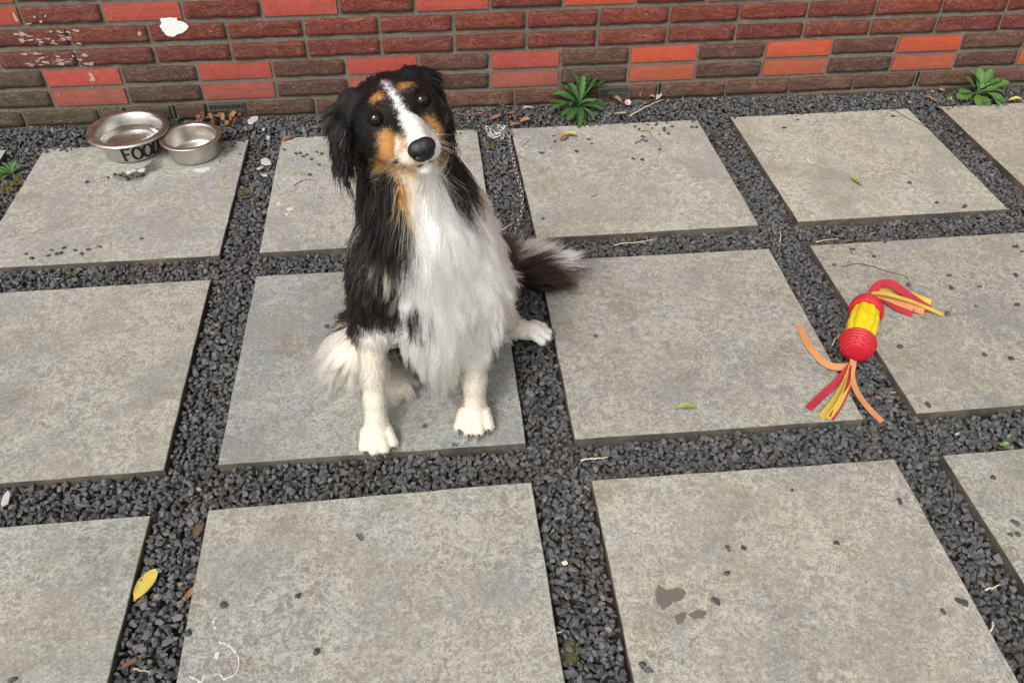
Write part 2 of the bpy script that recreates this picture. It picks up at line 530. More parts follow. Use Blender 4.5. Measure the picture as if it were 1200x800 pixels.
_v = tb.coord(); _n = tb.noise(_v, 40.0, 6, 0.65)
brickwork = mesh_obj('brickwork', bv, bf, tb.out(Base_Color=tb.mix(1.0, tb.attr('tint'), tb.ramp(_n, [(0.25, 0.6), (0.75, 1.1)]), 'MULTIPLY'), Roughness=0.9, Normal=tb.bump(tb.noise(_v, 120.0, 5), 0.6, 0.003)), wall)
brickwork['kind'] = 'stuff'
ta = brickwork.data.color_attributes.new('tint', 'FLOAT_COLOR', 'POINT'); ta.data.foreach_set('color', [q for c4 in bc_ for q in c4])

def wall_pt(s, z, d=0.0):
    """a point on the wall: s along it, z up, d out towards the patio."""
    return Vector((WX + math.cos(WPHI) * s + math.sin(WPHI) * d, WY + math.sin(WPHI) * s - math.cos(WPHI) * d, z))

M_PATCH = simple('white_filler', (0.72, 0.72, 0.70), 0.8, 0.10, 90, bump=0.5)
pr = random.Random(3)
outline = [(0.3726,0.3351), (0.3942,0.3355), (0.4181,0.3359), (0.4205,0.3260), (0.4317,0.3231), (0.4443,0.3152), (0.4443,0.3052), (0.4317,0.2931), (0.4131,0.2863), (0.3944,0.2794), (0.3789,0.2851), (0.3702,0.2980), (0.3669,0.3131), (0.3724,0.3252)]
def slab_patch(name, pts3, nrm, thick, mat, parent):
    """irregular thin crust: outline in 3D, extruded along nrm."""
    c = sum((Vector(q) for q in pts3), Vector()) / len(pts3)
    nv = Vector(nrm)
    ring = []
    for i in range(len(pts3)):
        a, b = Vector(pts3[i]), Vector(pts3[(i + 1) % len(pts3)])
        for j in range(3):
            q = a.lerp(b, j / 3)
            ring.append(q + (q - c) * pr.uniform(-0.06, 0.06))
    m = len(ring)
    vs = [q for q in ring] + [q.lerp(c, 0.07) + nv * thick for q in ring] + [q.lerp(c, 0.5) + nv * thick * pr.uniform(0.9, 1.4) for q in ring] + [c + nv * thick * 1.2]
    fs = []
    for i in range(m):
        j = (i + 1) % m
        fs += [(i, j, m + j, m + i), (m + i, m + j, 2 * m + j, 2 * m + i), (2 * m + i, 2 * m + j, 3 * m)]
    o = mesh_obj(name, vs, fs, mat)
    ea = o.data.attributes.new('edge', 'FLOAT', 'POINT'); ea.data.foreach_set('value', [0.0] * m + [0.14] * m + [0.8] * m + [1.0])
    if parent is not None:
        o.parent = parent
        o.matrix_parent_inverse = (Matrix.Translation(parent.location) @ parent.rotation_euler.to_matrix().to_4x4()).inverted()
    bmx = bmesh.new(); bmx.from_mesh(o.data); bmesh.ops.recalc_face_normals(bmx, faces=bmx.faces); bmx.to_mesh(o.data); bmx.free()
    return o
slab_patch('paint_patch', [wall_pt(s, z, 0.0045) for s, z in outline], (math.sin(WPHI), -math.cos(WPHI), 0), 0.0012, M_PATCH, wall)['label'] = 'white patch of filler on the bricks'
M_SMEAR = mat_stain('mortar_smear', (0.44, 0.33, 0.28), 0.9, 0.05, 0.5, 0.85, 260.0)
for pts in ([(0.1245,0.1843), (0.1349,0.1865), (0.1389,0.1757), (0.1421,0.1622), (0.1365,0.1518), (0.1203,0.1552), (0.1292,0.1682)], [(-0.0234,0.3684), (-0.0174,0.3659), (-0.0135,0.3513), (-0.0119,0.3368), (-0.0210,0.3371), (-0.0249,0.3517)],
            [(0.0291,0.3546), (0.0360,0.3544), (0.0358,0.3471), (0.0289,0.3474)], [(0.0619,0.3559), (0.0673,0.3581), (0.0641,0.3486), (0.0572,0.3488)], [(0.0032,0.3338), (0.0201,0.3356), (0.0161,0.3309), (0.0020,0.3302)], [(0.0433,0.3420), (0.0524,0.3417), (0.0468,0.3322), (0.0385,0.3349)],
            [(0.2982,0.2982), (0.3067,0.3028), (0.3118,0.2951), (0.3067,0.2853), (0.2979,0.2881)]):
    slab_patch('mortar_smear', [wall_pt(s, z, 0.0040) for s, z in pts], (math.sin(WPHI), -math.cos(WPHI), 0), 0.0012, M_SMEAR, wall)
# raised pale crust on the two weathered bricks at the left end
for k in range(60):
    x, y = pr.choice([(pr.uniform(2, 78), pr.uniform(35, 50)), (pr.uniform(0, 84), pr.uniform(60, 75))])
    # positions below are on the wall plane
    s = -0.044 + (x / 84.0) * 0.21
    z = 0.290 + pr.uniform(-0.02, 0.02) if y < 55 else 0.227 + pr.uniform(-0.02, 0.02)
    a, b = pr.uniform(0.004, 0.014), pr.uniform(0.0015, 0.004)
    pts = [wall_pt(s + a * math.cos(q) + pr.uniform(-.001, .001), z + b * math.sin(q) + 0.35 * a * math.cos(q) * pr.choice((-1, 0.2)), 0.0045) for q in (0, 1, 2.2, 3.1, 4.2, 5.2)]
    slab_patch('mortar_smear', pts, (0, -1, 0), 0.001, M_SMEAR, wall)

# air vents
M_VENT = simple('vent_plastic', (0.075, 0.068, 0.060), 0.55, 0.35, 80)
M_DARK = simple('hollow_shade', (0.006, 0.006, 0.006), 0.95, 0.2, 50)  # near-black that paints the shade of hollows in the wall
def vent(s0, s1, z0, z1, label):
    t = empty('wall_vent', wall_pt((s0 + s1) / 2, (z0 + z1) / 2, 0))
    t.rotation_euler.z = WPHI
    w, h = s1 - s0, z1 - z0
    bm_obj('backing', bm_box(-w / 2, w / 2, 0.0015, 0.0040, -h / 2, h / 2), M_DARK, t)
    bm = bmesh.new()
    for zc, hh in ((h / 2 - 0.002, 0.004), (0.0, 0.003), (-h / 2 + 0.002, 0.004)):
        q = bm_box(-w / 2, w / 2, -0.006, 0.0013, zc - hh / 2, zc + hh / 2)
        me = bpy.data.meshes.new('tmp'); q.to_mesh(me); q.free(); bm.from_mesh(me); bpy.data.meshes.remove(me)
    bm_obj('frame', bm, M_VENT, t)
    ns = 15
    q = bm_box(-0.0017, 0.0017, -0.0055, 0.0012, -h / 2 + 0.0042, h / 2 - 0.0042)
    first = None
    for i in range(ns):
        x = -w / 2 + 0.002 + (w - 0.004) * i / (ns - 1)
        if first is None:
            first = bm_obj('slat', q, M_VENT, t); first.location.x = x
        else:
            share('slat', first.data, t, (x, 0, 0))
    return tag(t, label, 'air vent', 'air vents at the foot of the brick wall')
for s_, z_ in ((0.3388, 0.040), (1.8780, 0.042), (2.7635, 0.042)):     # dark boxes painted in as the shade inside open weep joints
    bm_obj('joint_shade', bm_box(s_ - 0.0032, s_ + 0.0032, 0.0012, 0.0038, z_ - 0.022, z_ + 0.024), M_DARK, wall)
vent(0.446, 0.553, 0.024, 0.066, 'black slotted air vent in the wall above the heap of brown leaves')
vent(1.684, 1.771, 0.022, 0.064, 'small black slotted air vent behind the serrated weed')

# ------------------------------------------------------------------ gravel
def gravel_top(x, y):
    """height of the gravel surface."""
    d = WY + (x - WX) * math.tan(WPHI) - y
    base = -0.0125
    if d < 0.14:
        k = max(0.0, min(1.0, (0.14 - d) / 0.08))
        hi = 0.012 if x < 1.7 else 0.002
        base += k * (hi + 0.0125)
    base += 0.004 * math.sin(x * 7.1 + 1.3 * math.sin(y * 5)) * math.sin(y * 6.3 + x * 2.1)
    return base
def chip_template(seed):
    r = random.Random(seed)
    bm = bmesh.new()
    sx, sy, sz = r.uniform(0.85, 1.25), r.uniform(0.62, 0.95), r.uniform(0.45, 0.75)
    for _ in range(10):
        v = Vector((r.gauss(0, 1), r.gauss(0, 1), r.gauss(0, 1))).normalized()
        bm.verts.new((v.x * sx, v.y * sy, v.z * sz))
    g = bmesh.ops.convex_hull(bm, input=bm.verts)
    bmesh.ops.delete(bm, geom=[v for v in bm.verts if not v.link_faces], context='VERTS')
    bmesh.ops.triangulate(bm, faces=bm.faces)
    bmesh.ops.recalc_face_normals(bm, faces=bm.faces)
    bm.verts.index_update()
    V = np.array([v.co[:] for v in bm.verts]); F = np.array([[v.index for v in f.verts] for f in bm.faces])
    bm.free()
    return V, F
CHIPS = [chip_template(900 + i) for i in range(28)]
def rot_mats(m, tilt):
    a = rng.uniform(0, 2 * np.pi, m); ax = rng.normal(0, tilt, m); ay = rng.normal(0, tilt, m)
    ca, sa = np.cos(a), np.sin(a)
    R = np.zeros((m, 3, 3)); R[:, 0, 0] = ca; R[:, 0, 1] = -sa; R[:, 1, 0] = sa; R[:, 1, 1] = ca; R[:, 2, 2] = 1
    X = np.zeros((m, 3, 3)); X[:, 0, 0] = 1; X[:, 1, 1] = np.cos(ax); X[:, 1, 2] = -np.sin(ax); X[:, 2, 1] = np.sin(ax); X[:, 2, 2] = np.cos(ax)
    Yr = np.zeros((m, 3, 3)); Yr[:, 1, 1] = 1; Yr[:, 0, 0] = np.cos(ay); Yr[:, 0, 2] = np.sin(ay); Yr[:, 2, 0] = -np.sin(ay); Yr[:, 2, 2] = np.cos(ay)
    return R @ X @ Yr
spots = []
def in_view(x, y):
    if y < -0.75 or y > 1.43: return False
    lo = -0.62 - 0.42 * max(0, y + 0.4) * 0.62
    hi = 1.75 + 0.62 * max(0, y + 0.55)
    return lo < x < hi
for layer, (pitch, dz, smin, smax) in enumerate(((0.0125, -0.0115, 0.0070, 0.0100), (0.0112, -0.0020, 0.0052, 0.0098))):
    y = -0.75
    while y < 1.43:
        x = -1.35
        while x < 2.95:
            px, py = x + rnd.uniform(-0.45, 0.45) * pitch, y + rnd.uniform(-0.45, 0.45) * pitch
            if in_view(px, py):
                d = WY + (px - WX) * math.tan(WPHI) - py
                top = gravel_top(px, py)
                m = 0.004 if top < 0 else -0.004
                if d > -0.002 and (not on_slab(px, py, m) or (top > 0.002 and d < 0.103)):
                    s = rnd.uniform(smin, smax) * (1.25 if rnd.random() < 0.10 else 1.0)
                    spots.append((px, py, top + dz + rnd.uniform(-0.0035, 0.0025), s))
            x += pitch
        y += pitch
# spill of chips from the border on to the edges of the back slabs
for _ in range(420):
    x = rnd.uniform(-0.75, 2.5)
    d = abs(rnd.gauss(0, 0.012))
    yb = 1.3069 + (x - 0.3) * 0.008 - d
    dens = 1.0 if (0.95 < x < 1.35 or -0.25 < x < 0.0 or -0.72 < x < -0.6) else 0.22
    if rnd.random() < dens and on_slab(x, yb):
        spots.append((x, yb, 0.0032, rnd.uniform(0.0035, 0.0065)))
S = np.array(spots)
tmpl = rng.integers(0, len(CHIPS), len(S))
Vs, Fs, tone = [], [], []
base = 0
for ti, (V, F) in enumerate(CHIPS):
    idx = np.where(tmpl == ti)[0]
    if not len(idx): continue
    R = rot_mats(len(idx), 0.45)
    P = np.einsum('mij,vj->mvi', R, V) * S[idx, 3][:, None, None] + S[idx, :3][:, None, :]
    Vs.append(P.reshape(-1, 3))
    Fs.append((F[None] + (base + np.arange(len(idx)) * len(V))[:, None, None]).reshape(-1, 3))
    tone.append(np.repeat(np.clip(rng.beta(2.2, 2.4, len(idx)) * 0.92 + (rng.random(len(idx)) < 0.03) * 0.5, 0, 1), len(V)))
    base += len(idx) * len(V)
Vs, Fs, tone = np.concatenate(Vs), np.concatenate(Fs), np.concatenate(tone)
def np_mesh(name, V, F):
    me = bpy.data.meshes.new(name)
    me.vertices.add(len(V)); me.vertices.foreach_set('co', V.astype(np.float32).ravel())
    me.loops.add(F.size); me.loops.foreach_set('vertex_index', F.astype(np.int32).ravel())
    me.polygons.add(len(F)); me.polygons.foreach_set('loop_start', np.arange(0, F.size, F.shape[1], dtype=np.int32))
    me.update(calc_edges=True); me.validate()
    me.polygons.foreach_set('use_smooth', [False] * len(me.polygons))
    return me
gm = np_mesh('gravel', Vs, Fs)
at = gm.attributes.new('tone', 'FLOAT', 'POINT'); at.data.foreach_set('value', tone.astype(np.float32))
gm.materials.append(M_GRAVEL)
gravel = link(bpy.data.objects.new('gravel', gm))
tag(gravel, 'dark grey basalt chippings filling the joints between the slabs', 'gravel', kind='stuff')

# ------------------------------------------------------------------ stains on the slabs
M_WHITE = mat_stain('chalky_white', (0.62, 0.61, 0.57), 0.85, 0.05, 0.35, 0.9)
M_WET = mat_stain('damp_stone', (0.120, 0.115, 0.105), 0.4, 0.0, 0.9, 0.85)
M_SCAB = mat_stain('worn_stone', (0.150, 0.136, 0.118), 0.75, -0.05, 0.2, 0.85)
def stain(pts, mat, slab, h=0.0005):
    return slab_patch('stain', [(a, b, 0.0001) for a, b, _ in pts], (0, 0, 1), h, mat, SLABS[slab])
stain([(0.7755,-0.3500,0.0000), (0.7854,-0.3393,0.0000), (0.7962,-0.3504,0.0000), (0.8206,-0.3479,0.0000), (0.8296,-0.3587,0.0000), (0.8183,-0.3739,0.0000), (0.8010,-0.3786,0.0000), (0.7837,-0.3896,0.0000), (0.7749,-0.3776,0.0000)], M_SCAB, (2, 0))
stain([(0.7980,-0.4021,0.0000), (0.8145,-0.3943,0.0000), (0.8217,-0.3998,0.0000), (0.8093,-0.4142,0.0000), (0.7983,-0.4177,0.0000)], M_SCAB, (2, 0))
stain([(0.8213,-0.4013,0.0000), (0.8412,-0.3923,0.0000), (0.8541,-0.3983,0.0000), (0.8479,-0.4103,0.0000), (0.8273,-0.4113,0.0000)], M_SCAB, (2, 0))
stain([(0.0518,-0.4014,0.0000), (0.0524,-0.3884,-0.0000), (0.0606,-0.3892,0.0000), (0.0598,-0.4022,0.0000)], M_WHITE, (1, 0))
def trail(pts, w, mat, slab):
    P = smooth_path([(a, b, 0.0004) for a, b, _ in pts], 5)
    vs, fs = [], []
    for i, q in enumerate(P):
        t = (P[min(i + 1, len(P) - 1)] - P[max(i - 1, 0)]).normalized()
        nn = Vector((-t.y, t.x, 0)) * w * pr.uniform(0.4, 1.3)
        vs += [q + nn, q + Vector((0, 0, 0.0003)), q - nn]
    for i in range(len(P) - 1):
        for k in (0, 1): fs.append((3 * i + k, 3 * i + k + 1, 3 * i + k + 4, 3 * i + k + 3))
    o = mesh_obj('stain', vs, fs, mat)
    ea = o.data.attributes.new('edge', 'FLOAT', 'POINT'); ea.data.foreach_set('value', [0.2, 0.6, 0.2] * len(P))
    o.parent = SLABS[slab]; o.matrix_parent_inverse = (Matrix.Translation(SLABS[slab].location) @ SLABS[slab].rotation_euler.to_matrix().to_4x4()).inverted()
for q in ([(0.0554,-0.3725,0.0000), (0.0697,-0.3784,0.0000), (0.0851,-0.3932,0.0000), (0.0928,-0.4113,0.0000), (0.0899,-0.4294,-0.0000), (0.0777,-0.4352,0.0000), (0.0730,-0.4388,0.0000)], [(0.0191,-0.4264,0.0000), (0.0307,-0.4331,0.0000), (0.0392,-0.4382,0.0000), (0.0425,-0.4260,0.0000)], [(0.0472,-0.3260,0.0000), (0.0426,-0.3317,0.0000), (0.0426,-0.3410,0.0000), (0.0479,-0.3492,0.0000)], [(0.0743,-0.4390,0.0000), (0.0663,-0.4284,0.0000), (0.0583,-0.4276,0.0000)]):
    trail(q, 0.0018, M_WHITE, (1, 0))
# spilled dog food and damp mark by the bowls
stain([(-0.4787,1.1161,0.0000), (-0.4602,1.1381,0.0000), (-0.4246,1.1491,0.0000), (-0.3848,1.1647,0.0000), (-0.3580,1.2116,0.0000), (-0.3242,1.1885,0.0000), (-0.3200,1.1539,0.0000), (-0.3533,1.1281,0.0000), (-0.3657,1.0963,0.0000), (-0.4048,1.0813,0.0000), (-0.4525,1.0950,0.0000)], M_WET, (0, 2), 0.0004)
for q in ([(-0.2471,1.1374,0.0000), (-0.2217,1.1447,0.0000), (-0.1938,1.1519,0.0000), (-0.1858,1.1317,0.0000), (-0.2023,1.1141,0.0000), (-0.2267,1.1164,0.0000)], [(-0.4346,1.1404,0.0000), (-0.4184,1.1533,0.0000), (-0.4068,1.1331,0.0000), (-0.4216,1.1250,0.0000)], [(-0.4002,1.1468,0.0000), (-0.3887,1.1602,0.0000), (-0.3764,1.1591,0.0000), (-0.3762,1.1350,0.0000), (-0.3898,1.1315,0.0000)],
          [(-0.4750,1.1205,0.0000), (-0.4641,1.1242,0.0000), (-0.4559,1.1093,0.0000), (-0.4668,1.1057,0.0000)], [(-0.3551,1.0906,0.0000), (-0.3392,1.0938,0.0000), (-0.3397,1.0845,0.0000)], [(-0.4173,1.1484,0.0000), (-0.4072,1.1571,0.0000), (-0.3992,1.1419,0.0000), (-0.4103,1.1382,0.0000)]):
    stain(q, M_WHITE, (0, 2), 0.0009)
M_RUST = simple('rusty_stain', (0.36, 0.22, 0.11), 0.8, 0.25, 90)
stain([(-0.1550,1.0860,0.0000), (-0.1407,1.1036,0.0000), (-0.1321,1.0933,0.0000), (-0.1432,1.0709,0.0000)], M_RUST, (0, 2), 0.0002)
for q in ([(0.0161,0.9347,0.0000), (0.0269,0.9424,0.0000), (0.0332,0.9245,0.0000), (0.0220,0.9212,0.0000)], [(0.0441,0.9063,0.0000), (0.0641,0.9130,0.0000), (0.0702,0.8954,0.0000), (0.0502,0.8888,0.0000)], [(0.0414,0.8854,0.0000), (0.0578,0.8797,0.0000), (0.0525,0.8635,0.0000)]):
    stain(q, M_WHITE, (1, 2), 0.0002)
for q in ([(1.5606,1.0393,0.0000), (1.5696,1.0283,0.0000), (1.5731,1.0029,0.0000), (1.5623,1.0089,0.0000)], [(1.9460,0.7979,0.0000), (1.9628,0.8008,0.0000), (1.9606,0.7920,0.0000)]):
    stain(q, M_WHITE, (3, 2), 0.0002)

# ------------------------------------------------------------------ steel bowls
def mat_steel():
    t = NT('brushed_steel')
    v = t.vmath('MULTIPLY', t.coord(), (1, 1, 18))
    n = t.noise(v, 30.0, 5, 0.6)
    smear = t.noise(t.coord(), 24.0, 5, 0.65)
    return t.out(Base_Color=t.mix(smear, (0.50, 0.47, 0.43), (0.66, 0.63, 0.59)), Metallic=1.0, Roughness=t.ramp(smear, [(0.3, 0.26), (0.7, 0.48)]), Normal=t.bump(n, 0.06, 0.001))
M_STEEL = mat_steel()
M_LETTER = simple('black_print', (0.012, 0.011, 0.011), 0.5, 0.3, 120)
M_WATER = NT('water').out(Base_Color=(0.93, 0.95, 0.93), Roughness=0.0, IOR=1.333, Transmission_Weight=1.0)

bowl = empty('food_bowl', (-0.4310,1.2666,0.0000))
tag(bowl, 'larger steel dog bowl full of water, lettered FOOD, standing on the slab', 'bowl', 'steel bowls by the wall')
prof_out = [(0.030, 0.004), (0.070, 0.003), (0.0795, 0.004), (0.0815, 0.010), (0.0860, 0.030), (0.0920, 0.054), (0.0965, 0.068)]
rim = [(0.1080, 0.0690), (0.1140, 0.0670), (0.1165, 0.0680), (0.1172, 0.0700), (0.1160, 0.0726), (0.1125, 0.0748), (0.1075, 0.0758), (0.1025, 0.0756), (0.0985, 0.0740)]
prof_in = [(0.0945, 0.0680), (0.0905, 0.0540), (0.0842, 0.0300), (0.0795, 0.0120), (0.0760, 0.0065), (0.030, 0.0060)]
vs, fs = lathe(prof_out + [(0.0985, 0.0695)], 64)
mesh_obj('outer_wall', vs, fs, M_STEEL, bowl, True)
vs, fs = lathe([(0.0985, 0.0696)] + rim + prof_in, 64)
c = len(vs); vs.append((0, 0, 0.006)); b = (len(rim) + len(prof_in)) * 64
fs += [(b + i, b + (i + 1) % 64, c) for i in range(64)]
mesh_obj('inner_wall', vs, fs, M_STEEL, bowl, True)
vs, fs = lathe([(0.0, 0.0075), (0.0775, 0.0078), (0.0800, 0.0140), (0.0838, 0.0300), (0.0868, 0.0420), (0.0872, 0.0431), (0.0855, 0.0424), (0.05, 0.0423), (0.0, 0.0423)], 64)
bmw = bmesh.new(); bmx = [bmw.verts.new(q) for q in vs]
for f in fs:
    try: bmw.faces.new([bmx[i] for i in f])
    except ValueError: pass
bmesh.ops.remove_doubles(bmw, verts=bmw.verts, dist=1e-5)
bm_obj('water', bmw, M_WATER, bowl, True)
# letters bent on to the sloping side
STROKES = {'F': [[(0.0, 0), (0.0, 1)], [(-0.10, 1), (0.55, 1.0)], [(0.0, 0.52), (0.42, 0.52)], [(-0.10, 0), (0.14, 0)]],
           'O': [[(0.33 + 0.33 * math.sin(a * math.pi / 10), 0.5 + 0.5 * math.cos(a * math.pi / 10)) for a in range(21)]],
           'D': [[(0.0, 0), (0.0, 1)], [(-0.08, 1.0)] + [(0.22 + 0.40 * math.sin(a * math.pi / 10), 0.5 + 0.5 * math.cos(a * math.pi / 10)) for a in range(11)] + [(-0.08, 0.0)]]}
def bowl_r(z):
    return np.interp(z, [q[1] for q in prof_out[2:]], [q[0] for q in prof_out[2:]])
def bent_letter(ch, ang0, height, z0):
    bm = bmesh.new()
    for st in STROKES[ch]:
        P = [Vector((x, y, 0)) for x, y in st]
        Q = []
        for i in range(len(P) - 1):
            m = 1 if ch != 'F' and len(st) > 4 else 5
            for j in range(m): Q.append(P[i].lerp(P[i + 1], j / m))
        Q.append(P[-1])
        L, R_ = [], []
        for i, q in enumerate(Q):
            t = (Q[min(i + 1, len(Q) - 1)] - Q[max(i - 1, 0)]).normalized()
            nn = Vector((-t.y, t.x, 0))
            w = 0.085 * (1.25 if abs(t.y) > 0.7 else 0.85)
            for lst, sgn in ((L, 1), (R_, -1)):
                e = q + nn * w * sgn
                z = z0 + e.y * height
                r = float(bowl_r(z)) + 0.0005
                a = ang0 + e.x * height / r
                lst.append(bm.verts.new((r * math.cos(a), r * math.sin(a), z)))
        for i in range(len(Q) - 1):
            try: bm.faces.new((L[i], L[i + 1], R_[i + 1], R_[i]))
            except ValueError: pass
    g = bmesh.ops.extrude_face_region(bm, geom=list(bm.faces))
    for v in g['geom']:
        if isinstance(v, bmesh.types.BMVert):
            v.co.x *= 1.005; v.co.y *= 1.005
    return bm_obj('letter', bm, M_LETTER, bowl)
to_cam = math.atan2(cam.location.y - bowl.location.y, cam.location.x - bowl.location.x)
to_cam = math.atan2(M.translation.y - bowl.location.y, M.translation.x - bowl.location.x)
for ch, d in zip('FOOD', (-22, -5.5, 14.5, 36)):
    bent_letter(ch, to_cam + math.radians(d), 0.040, 0.013)

sb = empty('steel_bowl', (-0.2475,1.2266,0.0000))
tag(sb, 'smaller empty steel dog bowl touching the lettered bowl', 'bowl', 'steel bowls by the wall')
vs, fs = lathe([(0.030, 0.003), (0.060, 0.002), (0.0690, 0.003), (0.0712, 0.008), (0.0722, 0.030), (0.0730, 0.0560), (0.0760, 0.0580)], 64)
mesh_obj('outer_wall', vs, fs, M_STEEL, sb, True)
vs, fs = lathe([(0.0760, 0.0581), (0.0850, 0.0585), (0.0880, 0.0582), (0.0890, 0.0598), (0.0878, 0.0618), (0.0830, 0.0624), (0.0760, 0.0622), (0.0728, 0.0605), (0.0712, 0.0560), (0.0704, 0.0300), (0.0694, 0.0110), (0.0650, 0.0055), (0.030, 0.0050)], 64)
c = len(vs); vs.append((0, 0, 0.005)); b = 12 * 64
fs += [(b + i, b + (i + 1) % 64, c) for i in range(64)]
mesh_obj('inner_wall', vs, fs, M_STEEL, sb, True)

# ------------------------------------------------------------------ tug toy
M_RED = simple('red_rubber', (0.46, 0.012, 0.022), 0.5, 0.25, 110, 0.45, bump=0.25)
M_YEL = simple('yellow_rubber', (0.74, 0.56, 0.012), 0.5, 0.22, 90, 0.45, bump=0.35)
def mat_web(name, col):
    t = NT(name)
    v = t.coord('Object')
    n = t.noise(v, 420.0, 3, 0.6)
    f = t.noise(v, 30.0, 4, 0.6)
    c = t.mix(f, tuple(x * 0.62 for x in col), tuple(min(1, x * 1.12) for x in col))
    return t.out(Base_Color=c, Roughness=0.85, Specular_IOR_Level=0.2, Normal=t.bump(n, 0.5, 0.0012))
M_WO, M_WR, M_WY = mat_web('orange_webbing', (0.60, 0.27, 0.115)), mat_web('red_webbing', (0.42, 0.035, 0.050)), mat_web('yellow_webbing', (0.60, 0.42, 0.075))
A, B = Vector((1.3390,0.1614,0.0360)), Vector((1.4341,0.3167,0.0340))
axis = (B - A).normalized(); Ltoy = (B - A).length
toy = empty('tug_toy', ((A + B) / 2).xy[:] + (0.0,))
tag(toy, 'red and yellow rubber dog toy with coloured webbing strips at both ends', 'dog toy')
zq = axis.to_track_quat('Z', 'Y').to_matrix().to_4x4()
TM = Matrix.Translation(-toy.location) @ Matrix.Translation(A) @ zq
def toy_part(name, vs, fs, mat):
    return mesh_obj(name, [TM @ Vector(q) for q in vs], fs, mat, toy, True)
# ribbed caps: outline along the axis, rounded end with knobs
def cap(z0, sgn, s, name):
    pr_ = [(r_, z_ * 0.86) for r_, z_ in [(0.0300, 0.048), (0.0370, 0.0475), (0.0395, 0.045), (0.0400, 0.042), (0.0385, 0.0395), (0.0345, 0.0385), (0.0345, 0.0365), (0.0385, 0.0350), (0.0390, 0.0320), (0.0375, 0.0300), (0.0340, 0.0290), (0.0340, 0.0270), (0.0372, 0.0255), (0.0374, 0.0225), (0.0355, 0.0205), (0.0330, 0.0195), (0.0330, 0.0180), (0.0348, 0.0165), (0.0345, 0.0140), (0.0335, 0.0125), (0.0298, 0.0112), (0.0298, 0.0098), (0.0316, 0.0086), (0.0308, 0.0060), (0.0262, 0.0045), (0.0240, 0.0040), (0.0240, 0.0028), (0.0250, 0.0018), (0.0225, 0.0000), (0.0160, -0.0012), (0.0070, -0.0018), (0.0, -0.0018)]]
    vs, fs = lathe([(r * s, z * s) for r, z in pr_], 40)
    if sgn < 0: fs = [f[::-1] for f in fs]
    vs = [(x, y, z0 + sgn * z) for x, y, z in vs]
    o = toy_part(name, vs, fs, M_RED)
    bm = bmesh.new()
    for rr, zz, nn in ((0.0328, 0.0115, 14), (0.0262, 0.0042, 10)):
        for i in range(nn):
            a = 2 * math.pi * (i + 0.5 * (nn == 11)) / nn
            p = TM @ Vector((rr * s * math.cos(a), rr * s * math.sin(a), z0 + sgn * zz * s))
            bmesh.ops.create_icosphere(bm, subdivisions=1, radius=0.0030 * s, matrix=Matrix.Translation(p))
    bm_obj('knob', bm, M_RED, toy, True).parent = o
cap(-0.006, 1, 1.0, 'end_cap')
cap(Ltoy + 0.004, -1, 0.97, 'end_cap')
vs, fs = [], []
nr, na = 22, 64
for j in range(nr + 1):
    u = j / nr
    z = 0.030 + (Ltoy - 0.056) * u
    r0 = 0.0265 + 0.0075 * math.sin(math.pi * (0.05 + 0.90 * u))
    for i in range(na):
        a = 2 * math.pi * i / na
        r = r0 * (0.86 + 0.14 * abs(math.sin(a * 4)) ** 0.5) * (1 + 0.02 * math.sin(z * 160 + 3 * a))
        vs.append((r * math.cos(a), r * math.sin(a), z))
for j in range(nr):
    for i in range(na):
        k = (i + 1) % na
        fs.append((j * na + i, j * na + k, (j + 1) * na + k, (j + 1) * na + i))
toy_part('barrel', vs, fs, M_YEL)
def strap(pts, width, mat, twist=(0, 0), thick=0.0022):
    """flat webbing through points; twist = start/end roll in degrees."""
    P = smooth_path(pts, 7)
    bm = bmesh.new(); rings = []
    for i, q in enumerate(P):
        u = i / (len(P) - 1)
        t = (P[min(i + 1, len(P) - 1)] - P[max(i - 1, 0)]).normalized()
        s = t.cross(Vector((0, 0, 1))); s.normalize(); w = s.cross(t)
        a = math.radians(twist[0] * (1 - u) + twist[1] * u)
        s, w = s * math.cos(a) + w * math.sin(a), w * math.cos(a) - s * math.sin(a)
        rings.append([bm.verts.new(q - Vector(toy.location) + s * (dx * width / 2) + w * (dz * thick / 2)) for dx, dz in ((-1, -1), (-0.33, -0.8), (0.33, -0.8), (1, -1), (1, 1), (0.33, 0.8), (-0.33, 0.8), (-1, 1))])
    for i in range(len(rings) - 1):
        for k in range(8):
            bm.faces.new((rings[i][k], rings[i][(k + 1) % 8], rings[i + 1][(k + 1) % 8], rings[i + 1][k]))
    bm.faces.new(rings[0][::-1]); bm.faces.new(rings[-1])
    return bm_obj('strap', bm, mat, toy)
S0 = (1.3182,0.1279,0.0260)
strap([S0, (1.2991,0.1350,0.0160), (1.2745,0.1525,0.0120), (1.2623,0.2003,0.0100), (1.2624,0.2451,0.0060), (1.2669,0.2886,0.0040)], 0.015, M_WO, (70, 15))
strap([S0, (1.2854,0.1033,0.0120), (1.2383,0.0696,0.0040), (1.1911,0.0327,0.0030)], 0.016, M_WR, (40, 5))
strap([S0, (1.2922,0.0922,0.0120), (1.2515,0.0471,0.0050), (1.2080,0.0059,0.0040)], 0.015, M_WY, (60, 30))
strap([S0, (1.2936,0.0838,0.0150), (1.2577,0.0376,0.0090), (1.2204,0.0013,0.0050)], 0.012, M_WY, (30, 25))
strap([S0, (1.2978,0.0844,0.0140), (1.2669,0.0446,0.0060), (1.2286,0.0024,0.0030)], 0.015, M_WR, (50, 35))
strap([(1.3256,0.1391,0.0300), (1.3110,0.1051,0.0180), (1.3110,0.0655,0.0060), (1.3191,0.0245,0.0010), (1.3372,-0.0077,-0.0080)], 0.015, M_WO, (20, 5))
T0 = (1.4627,0.3605,0.0300)
